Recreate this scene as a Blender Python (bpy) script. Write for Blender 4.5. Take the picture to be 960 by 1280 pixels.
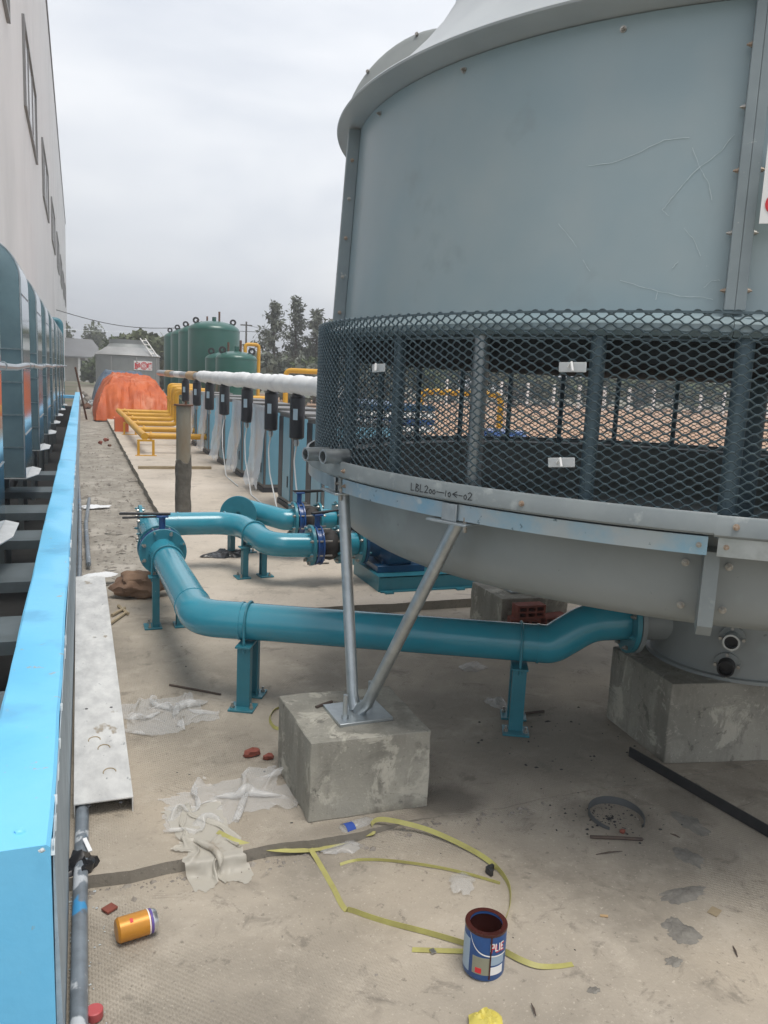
import bpy, bmesh, math, random
from mathutils import Vector, Matrix, noise
R = math.radians
random.seed(7)
S = bpy.context.scene
for o in list(bpy.data.objects): bpy.data.objects.remove(o)
COL = S.collection

# ------------------------------------------------------------------ camera
# photo 960x1280, focal 1000 px, eye 1.5 m; +Y runs along the factory wall (vanishing point 97,457)
F, ROLL, VP, EYE = 1000.0, 0.046, (97, 457), 1.5
cR, sR = math.cos(ROLL), math.sin(ROLL)
def unroll(px, py):
    dx, dy = px - 480, py - 640
    return cR*dx + sR*dy, -sR*dx + cR*dy
_d = unroll(*VP)
PITCH = math.atan2(-_d[1], F)
YAW = math.atan2(_d[0], F*math.cos(PITCH) - _d[1]*math.sin(PITCH))
def ray(px, py):
    x, y = unroll(px, py); z = F
    cp, sp = math.cos(PITCH), math.sin(PITCH)
    L = (x, z*cp - y*sp, -y*cp - z*sp)
    ca, sa = math.cos(YAW), math.sin(YAW)
    return Vector((L[0]*ca - L[1]*sa, L[0]*sa + L[1]*ca, L[2]))
EYEV = Vector((0, 0, EYE))
def g(px, py, z=0.0):
    r = ray(px, py); return EYEV + r*((z - EYE)/r.z)
def atY(px, py, Y):
    r = ray(px, py); return EYEV + r*(Y/r.y)
def on_cyl(px, py, cx, cy, rad):
    r = ray(px, py); a = r.x**2 + r.y**2; b = -(r.x*cx + r.y*cy); c = cx*cx + cy*cy - rad*rad
    t = (-b - math.sqrt(max(0, b*b - a*c)))/a; P = EYEV + r*t
    return math.atan2(P.y - cy, P.x - cx), P.z
cam = bpy.data.cameras.new('camera'); co = bpy.data.objects.new('camera', cam); COL.objects.link(co)
cam.sensor_fit = 'VERTICAL'; cam.sensor_height = 24; cam.lens = F/1280*24
cam.clip_start = .05; cam.clip_end = 3000
fw = ray(480, 640).normalized(); rt = (ray(1480, 640) - ray(480, 640)).normalized(); up = rt.cross(fw)
M = Matrix((rt, up, -fw)).transposed().to_4x4(); M.translation = EYEV
co.matrix_world = M
S.camera = co

# ------------------------------------------------------------------ sky, sun, exposure
SUN_EL, SUN_AZ = 74, 165        # azimuth clockwise from +Y: behind the camera, to its right
w = bpy.data.worlds.new('World'); S.world = w; w.use_nodes = True
nt = w.node_tree; nt.nodes.clear(); N = nt.nodes.new; L = nt.links.new
out = N('ShaderNodeOutputWorld'); bg = N('ShaderNodeBackground'); bg.inputs['Strength'].default_value = .1
sky = N('ShaderNodeTexSky'); sky.sky_type = 'NISHITA'; sky.sun_disc = False
sky.sun_elevation = R(SUN_EL); sky.sun_rotation = R(SUN_AZ); sky.dust_density = 3; sky.air_density = 1.5
tc = N('ShaderNodeTexCoord'); mp = N('ShaderNodeMapping'); mp.inputs['Scale'].default_value = (1, 1, 2.6)
nz = N('ShaderNodeTexNoise'); nz.inputs['Scale'].default_value = 2.1; nz.inputs['Detail'].default_value = 5; nz.inputs['Roughness'].default_value = .5
nz.inputs['Distortion'].default_value = .25
rp = N('ShaderNodeValToRGB'); rp.color_ramp.elements[0].position = .38; rp.color_ramp.elements[1].position = .62
rp.color_ramp.elements[0].color = (.465, .492, .545, 1); rp.color_ramp.elements[1].color = (.66, .67, .69, 1)
sc = N('ShaderNodeVectorMath'); sc.operation = 'SCALE'; sc.inputs['Scale'].default_value = 10.0
mx = N('ShaderNodeMixRGB'); mx.inputs['Fac'].default_value = .9
L(tc.outputs['Generated'], mp.inputs['Vector']); L(mp.outputs['Vector'], nz.inputs['Vector']); L(nz.outputs['Fac'], rp.inputs['Fac'])
L(rp.outputs['Color'], sc.inputs[0]); L(sky.outputs['Color'], mx.inputs['Color1']); L(sc.outputs['Vector'], mx.inputs['Color2'])
L(mx.outputs['Color'], bg.inputs['Color']); L(bg.outputs['Background'], out.inputs['Surface'])
sl = bpy.data.lights.new('sun', 'SUN'); sl.energy = 1.5; sl.angle = R(28); sl.color = (1, .95, .88)
so = bpy.data.objects.new('sun', sl); COL.objects.link(so)
sd = Vector((math.sin(R(SUN_AZ))*math.cos(R(SUN_EL)), math.cos(R(SUN_AZ))*math.cos(R(SUN_EL)), math.sin(R(SUN_EL))))
so.rotation_euler = sd.to_track_quat('Z', 'Y').to_euler(); so.location = (6, -6, 12)
S.view_settings.view_transform = 'Standard'; S.view_settings.look = 'None'
S.view_settings.exposure = 0.78; S.view_settings.gamma = 1; S.view_settings.use_curve_mapping = False
S.render.engine = 'CYCLES'
S.cycles.max_bounces = 8; S.cycles.transparent_max_bounces = 12

# ------------------------------------------------------------------ materials
MATS = {}
def mat(name, col, rough=.6, metal=0., col2=None, scale=6., amt=1., bump=0., bscale=60., rvar=0., spots=None, detail=6, coat=0., stretch=None, alpha=None, trans=0., spec=None, ramp=(.35, .65)):
    m = bpy.data.materials.new(name); m.use_nodes = True; t = m.node_tree; n = t.nodes; l = t.links
    p = n['Principled BSDF']; p.inputs['Roughness'].default_value = rough; p.inputs['Metallic'].default_value = metal
    if spec is not None: p.inputs['Specular IOR Level'].default_value = spec
    if coat: p.inputs['Coat Weight'].default_value = coat; p.inputs['Coat Roughness'].default_value = .15
    c1 = (*col, 1); p.inputs['Base Color'].default_value = c1
    tcn = n.new('ShaderNodeTexCoord'); vec = tcn.outputs['Object']
    if stretch:
        mpn = n.new('ShaderNodeMapping'); mpn.inputs['Scale'].default_value = stretch; l.new(vec, mpn.inputs['Vector']); vec = mpn.outputs['Vector']
    last = None
    if col2 is not None:
        a = n.new('ShaderNodeTexNoise'); a.inputs['Scale'].default_value = scale; a.inputs['Detail'].default_value = detail; a.inputs['Roughness'].default_value = .62
        l.new(vec, a.inputs['Vector'])
        r = n.new('ShaderNodeValToRGB'); r.color_ramp.elements[0].position = ramp[0]; r.color_ramp.elements[1].position = ramp[1]
        r.color_ramp.elements[0].color = (*[col[i]*(1-amt)+col2[i]*amt for i in range(3)], 1); r.color_ramp.elements[1].color = c1
        l.new(a.outputs['Fac'], r.inputs['Fac']); last = r.outputs['Color']
        if rvar:
            mr = n.new('ShaderNodeMapRange'); mr.inputs['To Min'].default_value = rough - rvar; mr.inputs['To Max'].default_value = rough + rvar
            l.new(a.outputs['Fac'], mr.inputs['Value']); l.new(mr.outputs['Result'], p.inputs['Roughness'])
    for sp in (spots or []):      # (colour, noise scale, threshold, softness)
        a = n.new('ShaderNodeTexNoise'); a.inputs['Scale'].default_value = sp[1]; a.inputs['Detail'].default_value = 4; a.inputs['Roughness'].default_value = .6
        l.new(vec, a.inputs['Vector'])
        mr = n.new('ShaderNodeMapRange'); mr.inputs['From Min'].default_value = sp[2]; mr.inputs['From Max'].default_value = sp[2] + sp[3]
        l.new(a.outputs['Fac'], mr.inputs['Value'])
        mxx = n.new('ShaderNodeMixRGB'); mxx.inputs['Color2'].default_value = (*sp[0], 1)
        l.new(mr.outputs['Result'], mxx.inputs['Fac'])
        if last: l.new(last, mxx.inputs['Color1'])
        else: mxx.inputs['Color1'].default_value = c1
        last = mxx.outputs['Color']
    if last: l.new(last, p.inputs['Base Color'])
    if bump:
        b = n.new('ShaderNodeTexNoise'); b.inputs['Scale'].default_value = bscale; b.inputs['Detail'].default_value = 5
        l.new(vec, b.inputs['Vector'])
        bn = n.new('ShaderNodeBump'); bn.inputs['Strength'].default_value = bump; bn.inputs['Distance'].default_value = .01
        l.new(b.outputs['Fac'], bn.inputs['Height']); l.new(bn.outputs['Normal'], p.inputs['Normal'])
    if trans: p.inputs['Transmission Weight'].default_value = trans
    if alpha is not None: p.inputs['Alpha'].default_value = alpha
    MATS[name] = m
    return m

def concrete(name, col, dark, light, groove=True, warm=None, dark_patches=(), streak=False):
    m = bpy.data.materials.new(name); m.use_nodes = True; t = m.node_tree; n = t.nodes; l = t.links
    p = n['Principled BSDF']; p.inputs['Roughness'].default_value = .85
    tcn = n.new('ShaderNodeTexCoord'); v = tcn.outputs['Object']
    def nse(s, d=6, r=.6, dist=0):
        a = n.new('ShaderNodeTexNoise'); a.inputs['Scale'].default_value = s; a.inputs['Detail'].default_value = d; a.inputs['Roughness'].default_value = r; a.inputs['Distortion'].default_value = dist
        l.new(v, a.inputs['Vector']); return a.outputs['Fac']
    def rmp(f, a, b, lo=0, hi=1):
        mr = n.new('ShaderNodeMapRange'); mr.inputs['From Min'].default_value = a; mr.inputs['From Max'].default_value = b
        mr.inputs['To Min'].default_value = lo; mr.inputs['To Max'].default_value = hi; l.new(f, mr.inputs['Value']); return mr.outputs['Result']
    def mixc(fac, a, b):
        x = n.new('ShaderNodeMixRGB'); l.new(fac, x.inputs['Fac'])
        for s_, c_ in (('Color1', a), ('Color2', b)):
            if isinstance(c_, tuple): x.inputs[s_].default_value = (*c_, 1)
            else: l.new(c_, x.inputs[s_])
        return x.outputs['Color']
    c = mixc(rmp(nse(1.3, 7, .62, .3), .36, .64), dark, col)
    c = mixc(rmp(nse(.55, 3, .5), .52, .66, 0, .75), c, warm or light)
    c = mixc(rmp(nse(4.2, 8, .7), .52, .72, 0, .6), c, light)
    c = mixc(rmp(nse(2.4, 6, .68, .5), .57, .68, 0, .6), c, tuple(x*.45 for x in col))
    c = mixc(rmp(nse(7.5, 8, .72, .8), .57, .66, 0, .5), c, tuple(x*.5 for x in dark))
    c = mixc(rmp(nse(38, 4, .7), .62, .70, 0, .7), c, tuple(x*.4 for x in col))
    c = mixc(rmp(nse(95, 3, .7), .60, .74, 0, .45), c, tuple(min(1, x*1.35) for x in light))
    if streak:
        mpn = n.new('ShaderNodeMapping'); mpn.inputs['Scale'].default_value = (1, 1, .16); l.new(v, mpn.inputs['Vector'])
        a = n.new('ShaderNodeTexNoise'); a.inputs['Scale'].default_value = 9; a.inputs['Detail'].default_value = 7; a.inputs['Roughness'].default_value = .65; l.new(mpn.outputs['Vector'], a.inputs['Vector'])
        c = mixc(rmp(a.outputs['Fac'], .50, .66, 0, .75), c, tuple(x*.5 for x in col))
        c = mixc(rmp(nse(6, 7, .7, .6), .54, .60, 0, .55), c, tuple(min(1, x*1.25) for x in light))
        c = mixc(rmp(nse(11, 6, .7, .4), .60, .66, 0, .7), c, tuple(x*.45 for x in dark))
    for (sx, sy, rx, ry, k_, dk) in dark_patches:             # darkened ellipses with a noisy outline
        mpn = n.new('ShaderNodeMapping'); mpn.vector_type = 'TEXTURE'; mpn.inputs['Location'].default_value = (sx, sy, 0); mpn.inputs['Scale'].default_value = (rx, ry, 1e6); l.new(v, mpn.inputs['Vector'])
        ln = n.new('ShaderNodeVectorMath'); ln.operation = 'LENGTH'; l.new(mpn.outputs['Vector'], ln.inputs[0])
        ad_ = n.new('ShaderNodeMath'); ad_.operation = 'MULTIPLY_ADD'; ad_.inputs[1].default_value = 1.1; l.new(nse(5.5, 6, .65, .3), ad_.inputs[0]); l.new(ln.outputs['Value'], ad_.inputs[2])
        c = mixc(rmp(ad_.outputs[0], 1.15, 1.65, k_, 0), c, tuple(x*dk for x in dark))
    l.new(c, p.inputs['Base Color'])
    h1 = nse(24, 8, .7); h2 = nse(150, 3, .6)
    ad = n.new('ShaderNodeMath'); ad.operation = 'MULTIPLY_ADD'; ad.inputs[1].default_value = .4; l.new(h2, ad.inputs[0]); l.new(h1, ad.inputs[2])
    hh = ad.outputs[0]
    if groove:      # fine broom / mat texture pressed into the slab
        wv = n.new('ShaderNodeTexWave'); wv.inputs['Scale'].default_value = 34; wv.inputs['Distortion'].default_value = 1.2; wv.inputs['Detail'].default_value = 2; wv.bands_direction = 'DIAGONAL'
        l.new(v, wv.inputs['Vector'])
        wv2 = n.new('ShaderNodeTexWave'); wv2.inputs['Scale'].default_value = 40; wv2.inputs['Distortion'].default_value = 1.0; wv2.bands_direction = 'X'
        l.new(v, wv2.inputs['Vector'])
        mm = n.new('ShaderNodeMath'); mm.operation = 'MULTIPLY'; l.new(wv.outputs['Fac'], mm.inputs[0]); l.new(wv2.outputs['Fac'], mm.inputs[1])
        msk = rmp(nse(.9, 3), .44, .58, .05, 1.15)
        m2 = n.new('ShaderNodeMath'); m2.operation = 'MULTIPLY'; l.new(mm.outputs[0], m2.inputs[0]); l.new(msk, m2.inputs[1])
        a2 = n.new('ShaderNodeMath'); a2.operation = 'ADD'; l.new(m2.outputs[0], a2.inputs[0]); l.new(hh, a2.inputs[1]); hh = a2.outputs[0]
    bn = n.new('ShaderNodeBump'); bn.inputs['Strength'].default_value = .55; bn.inputs['Distance'].default_value = .006
    l.new(hh, bn.inputs['Height']); l.new(bn.outputs['Normal'], p.inputs['Normal'])
    MATS[name] = m; return m

concrete('slab', (.42, .37, .302), (.245, .218, .178), (.51, .455, .38), True, (.47, .40, .31), dark_patches=[(1.22,2.42,.17,.13,.75,.55),(.85,2.36,.22,.05,.4,.75),(1.75,2.15,.20,.15,.5,.7),(1.95,2.75,.45,.35,.45,.75),(2.05,2.15,.10,.16,.55,.7),(1.35,3.2,.5,.25,.35,.8),(2.9,1.9,.3,.2,.5,.7),(.3,1.6,.25,.2,.35,.8)])  # darkened ellipses beside the front block, under the tower, round the hoop
concrete('slabside', (.27, .245, .205), (.17, .155, .13), (.34, .31, .265), False)
concrete('pad', (.56, .495, .415), (.46, .405, .34), (.61, .545, .47), False)
concrete('block', (.36, .345, .295), (.225, .22, .19), (.47, .45, .385), False, streak=True)
mat('earth', (.46, .29, .19), .95, col2=(.34, .22, .14), scale=.6, bump=.6, bscale=8, spots=[((.5, .40, .31), .35, .55, .1)])
mat('dirt', (.37, .34, .29), .95, col2=(.26, .235, .20), scale=4, bump=.8, bscale=30, spots=[((.42, .385, .335), 2.2, .55, .08), ((.10, .09, .08), 18, .64, .05)])
mat('ground', (.24, .21, .165), .95, col2=(.15, .14, .10), scale=.3, bump=.5, bscale=4, spots=[((.10, .13, .05), .12, .52, .12)])
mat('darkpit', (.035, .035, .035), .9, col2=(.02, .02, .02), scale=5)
mat('bluepaint', (.17, .58, .90), .42, col2=(.20, .61, .91), scale=3, bump=.12, bscale=22, spots=[((.36, .47, .52), 13, .66, .03), ((.145, .47, .74), 2.2, .56, .1), ((.30, .48, .58), 40, .70, .04)])
mat('curbside', (.44, .52, .57), .6, col2=(.34, .41, .46), scale=7, bump=.3, bscale=40)
mat('chip', (.62, .66, .66), .8, col2=(.45, .5, .52), scale=30)
mat('hood', (.46, .55, .59), .09, 1.0, col2=(.38, .47, .52), scale=1.2, bump=.012, bscale=2.2)
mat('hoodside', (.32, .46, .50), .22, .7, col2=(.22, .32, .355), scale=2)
mat('hoodseam', (.5, .55, .57), .3, 1.0, col2=(.38, .42, .44), scale=20)
mat('whitemetal', (.72, .72, .70), .35, .3, col2=(.6, .6, .58), scale=9)
mat('sheet', (.17, .20, .21), .5, .4, col2=(.12, .145, .15), scale=4, rvar=.1)
mat('wall', (.76, .755, .75), .6, col2=(.70, .695, .69), scale=.25, spots=[((.60, .60, .595), .15, .55, .2)])
mat('wallseam', (.36, .36, .35), .7)
mat('eave', (.17, .165, .17), .6)
mat('wframe', (.22, .22, .22), .5)
mat('wpane', (.48, .48, .47), .18, col2=(.43, .43, .42), scale=.6)
mat('frp', (.275, .36, .39), .36, col2=(.25, .335, .366), scale=.9, coat=.2, bump=.02, bscale=2.5, spots=[((.315, .38, .395), 1.3, .52, .2), ((.24, .30, .315), 3.5, .63, .12), ((.40, .46, .47), 60, .745, .02)], rvar=.05)
mat('frp_lo', (.285, .31, .31), .42, col2=(.245, .272, .275), scale=2.2, spots=[((.30, .34, .345), 3, .58, .1), ((.15, .17, .17), 30, .70, .05)], rvar=.08)
mat('frp_edge', (.24, .285, .30), .45, col2=(.205, .245, .26), scale=8, spots=[((.4, .42, .42), 40, .68, .05)])
mat('roof_frp', (.44, .47, .48), .4, col2=(.38, .41, .425), scale=3)
mat('rim', (.25, .28, .285), .45, .1, col2=(.20, .23, .24), scale=6, spots=[((.33, .36, .36), 14, .6, .1)])
mat('galv', (.52, .56, .58), .36, .85, col2=(.40, .44, .46), scale=18, rvar=.1, bump=.06, bscale=90)
mat('galvblue', (.26, .45, .58), .36, .5, col2=(.44, .50, .53), scale=7, rvar=.1, spots=[((.10, .16, .20), 26, .66, .05), ((.52, .58, .6), 11, .62, .06)])
mat('galvplate', (.72, .72, .70), .45, .15, col2=(.50, .50, .49), scale=13, bump=.1, bscale=60, rvar=.1, spots=[((.36, .31, .24), 7, .67, .04), ((.30, .31, .31), 40, .66, .05)], stretch=(1, .5, 1))
mat('mesh', (.075, .11, .13), .5, .15, col2=(.10, .145, .165), scale=40)
mat('fill', (.02, .026, .03), .85, col2=(.03, .036, .04), scale=20, bump=.5, bscale=50)
mat('postblue', (.12, .18, .22), .45, .4, col2=(.15, .22, .26), scale=12)
mat('gasket', (.025, .025, .027), .7)
mat('bolt', (.50, .50, .48), .4, .8, col2=(.30, .26, .22), scale=60)
mat('bolt_rust', (.52, .44, .36), .5, .5, col2=(.3, .2, .14), scale=60)
mat('clip', (.74, .77, .78), .25, alpha=.55)
mat('white', (.78, .78, .77), .5)
mat('red', (.62, .03, .04), .5)
mat('ink', (.012, .014, .018), .6)
mat('scratch', (.46, .54, .56), .6)
mat('teal', (.036, .29, .39), .24, col2=(.030, .26, .355), scale=4, coat=.4, bump=.03, bscale=30, spots=[((.05, .27, .36), 2.5, .56, .1)])
mat('tealsup', (.035, .20, .26), .35, col2=(.03, .17, .22), scale=8, spots=[((.3, .4, .42), 25, .71, .03)])
mat('tealfl', (.04, .23, .30), .33, col2=(.03, .19, .25), scale=9)
mat('valveblue', (.012, .07, .24), .3, coat=.4)
mat('pumpblue', (.012, .075, .17), .35, col2=(.01, .06, .14), scale=6)
mat('rubber', (.03, .028, .027), .75, col2=(.045, .04, .038), scale=30)
mat('black', (.014, .014, .016), .5)
mat('blackbag', (.016, .016, .018), .28)
mat('rust', (.30, .31, .27), .8, col2=(.24, .19, .13), scale=5, bump=.3, bscale=40, stretch=(1, 1, .35), ramp=(.3, .75))
mat('cement', (.10, .092, .078), .95, col2=(.16, .15, .13), scale=9, bump=1., bscale=26)
mat('rustdark', (.19, .09, .05), .85, col2=(.09, .05, .035), scale=12)
mat('foam', (.80, .82, .83), .55, col2=(.72, .74, .76), scale=5, bump=.5, bscale=14)
mat('tan', (.52, .36, .20), .6, col2=(.44, .30, .16), scale=7)
mat('filter', (.016, .018, .024), .38)
mat('filterlabel', (.42, .56, .66), .5)
mat('cabinet', (.19, .40, .52), .4, col2=(.17, .37, .49), scale=2, rvar=.06)
mat('cabgrey', (.20, .20, .20), .5, col2=(.16, .16, .16), scale=4)
mat('cabdark', (.035, .04, .05), .5)
mat('film', (.80, .86, .93), .22, alpha=.66, bump=.5, bscale=16)
mat('hose', (.66, .68, .68), .5)
mat('greentank', (.009, .105, .082), .32, col2=(.007, .09, .07), scale=.8, coat=.3)
mat('yellow', (.66, .36, .022), .45, col2=(.58, .30, .02), scale=4)
mat('tarp', (.60, .13, .026), .6, col2=(.44, .085, .02), scale=1.8, bump=1., bscale=4, spots=[((.60, .20, .10), 1.5, .56, .1)])
mat('bluetarp', (.035, .065, .12), .5, col2=(.10, .15, .20), scale=2, bump=.5, bscale=5)
mat('crate', (.62, .14, .05), .6)
mat('housewall', (.55, .54, .50), .8, col2=(.45, .44, .41), scale=1)
mat('houseroof', (.21, .215, .225), .8, col2=(.17, .175, .18), scale=.6)
mat('fargrey', (.27, .29, .29), .5, col2=(.23, .25, .25), scale=1.3)
mat('fargrey2', (.36, .37, .37), .5, col2=(.30, .31, .31), scale=1.5)
mat('bark', (.09, .075, .06), .95, col2=(.05, .042, .035), scale=6)
mat('pineleaf', (.16, .18, .14), .8, col2=(.11, .125, .10), scale=.9)
mat('leaf', (.10, .135, .05), .75, col2=(.06, .09, .035), scale=.8)
mat('leaf2', (.13, .15, .075), .75, col2=(.09, .11, .05), scale=.8)
mat('brick', (.27, .075, .05), .9, col2=(.18, .055, .04), scale=9, bump=.4, bscale=50)
mat('bag', (.72, .72, .71), .22, alpha=.34, bump=.1, bscale=20, spots=[((.5, .46, .40), 6, .62, .08)])
mat('bagclear', (.70, .71, .71), .16, alpha=.30, bump=.12, bscale=25)
mat('bagthick', (.57, .54, .47), .4, alpha=.66, bump=.1, bscale=20, spots=[((.42, .37, .30), 7, .58, .08)])
mat('strap', (.43, .41, .13), .5, col2=(.31, .28, .10), scale=8)
mat('canorange', (.62, .27, .03), .35, .25, col2=(.5, .22, .03), scale=9)
mat('canpurple', (.12, .08, .30), .4)
mat('alu', (.66, .66, .66), .3, .9)
mat('canblue', (.022, .085, .25), .35, col2=(.018, .065, .20), scale=12)
mat('canlabel', (.27, .27, .20), .5)
mat('canlight', (.32, .42, .52), .5)
mat('paintbrown', (.075, .018, .014), .25, col2=(.05, .014, .012), scale=9)
mat('redcap', (.46, .08, .085), .5)
mat('yellowplastic', (.72, .50, .02), .4)
mat('yellowleaf', (.66, .55, .10), .6, col2=(.5, .44, .1), scale=14)
mat('pvc', (.20, .235, .27), .35, col2=(.13, .15, .17), scale=14, spots=[((.5, .53, .56), 9, .62, .04), ((.05, .28, .55), 5, .63, .04)])
mat('steelrod', (.10, .072, .055), .7, col2=(.06, .045, .04), scale=30)
mat('steelbar', (.030, .032, .036), .45, .3, col2=(.05, .05, .052), scale=12)
mat('hoop', (.13, .14, .145), .5, .4)
mat('mortar', (.255, .24, .21), .95, col2=(.16, .15, .135), scale=14, bump=1., bscale=50)
mat('stone', (.33, .30, .26), .95, col2=(.19, .17, .15), scale=20)
mat('sack', (.27, .175, .115), .9, col2=(.15, .09, .06), scale=6, bump=.6, bscale=18)
mat('paper', (.78, .79, .80), .6)
mat('wood', (.40, .33, .22), .9, col2=(.28, .22, .14), scale=9, stretch=(1, 1, 6))
mat('bluelabel', (.03, .08, .35), .5)

import numpy as np
def sheet_sim(Lx, Ly, nx, ny, squeeze, seed, iters=260, lift=.05, floor=None):
    """thin film squeezed together and dropped: stretch limits + gravity + floor friction make the folds"""
    rg = np.random.default_rng(seed); u, v = np.meshgrid(np.linspace(-.5,.5,nx), np.linspace(-.5,.5,ny))
    nzv = sum(rg.normal()*np.sin(2*np.pi*(u*rg.uniform(-f,f)+v*rg.uniform(-f,f))+rg.uniform(0,6.3))/f**.6 for f in (1,1.5,2,2.6,3.4,4.4) for _ in range(2))
    px = u*Lx*squeeze[0] + .02*Lx*nzv*.3; py = v*Ly*squeeze[1] + .015*Ly*np.roll(nzv,5,1)*.3; pz = lift*(.7+.3*nzv)+.01
    P = np.stack([px,py,pz],-1); V = np.zeros_like(P); a, b = Lx/(nx-1), Ly/(ny-1); d = math.hypot(a,b)
    prs = [((slice(None),slice(0,-1)),(slice(None),slice(1,None)),a,.5),((slice(0,-1),slice(None)),(slice(1,None),slice(None)),b,.5),
           ((slice(0,-1),slice(0,-1)),(slice(1,None),slice(1,None)),d,.35),((slice(0,-1),slice(1,None)),(slice(1,None),slice(0,-1)),d,.35),
           ((slice(None),slice(0,-2)),(slice(None),slice(2,None)),2*a,.5),((slice(0,-2),slice(None)),(slice(2,None),slice(None)),2*b,.5),
           ((slice(None),slice(0,-4)),(slice(None),slice(4,None)),4*a,.16),((slice(0,-4),slice(None)),(slice(4,None),slice(None)),4*b,.16)]
    for it in range(iters):
        V[...,2] -= .00035; Q = P.copy(); P = P + V*.9
        for _ in range(4):
            C = np.zeros_like(P); W_ = np.zeros(P.shape[:2]+(1,))
            for i, j, r, k in prs:
                e = P[j]-P[i]; l = np.linalg.norm(e, axis=-1, keepdims=True)+1e-9; c = e*(1-r/l)*k*.5
                C[i] += c; C[j] -= c; W_[i] += k; W_[j] += k
            P = P + C/np.maximum(W_, .5)*1.2
            fz_ = .002 if floor is None else floor(P[...,0], P[...,1])+.002
            P[...,2] = np.maximum(P[...,2], fz_)
        on = (P[...,2] < fz_+.0015)[...,None]
        P[...,:2] = np.where(on, Q[...,:2]*.92+P[...,:2]*.08, P[...,:2]); V = (P-Q)*.9
    return P
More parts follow.
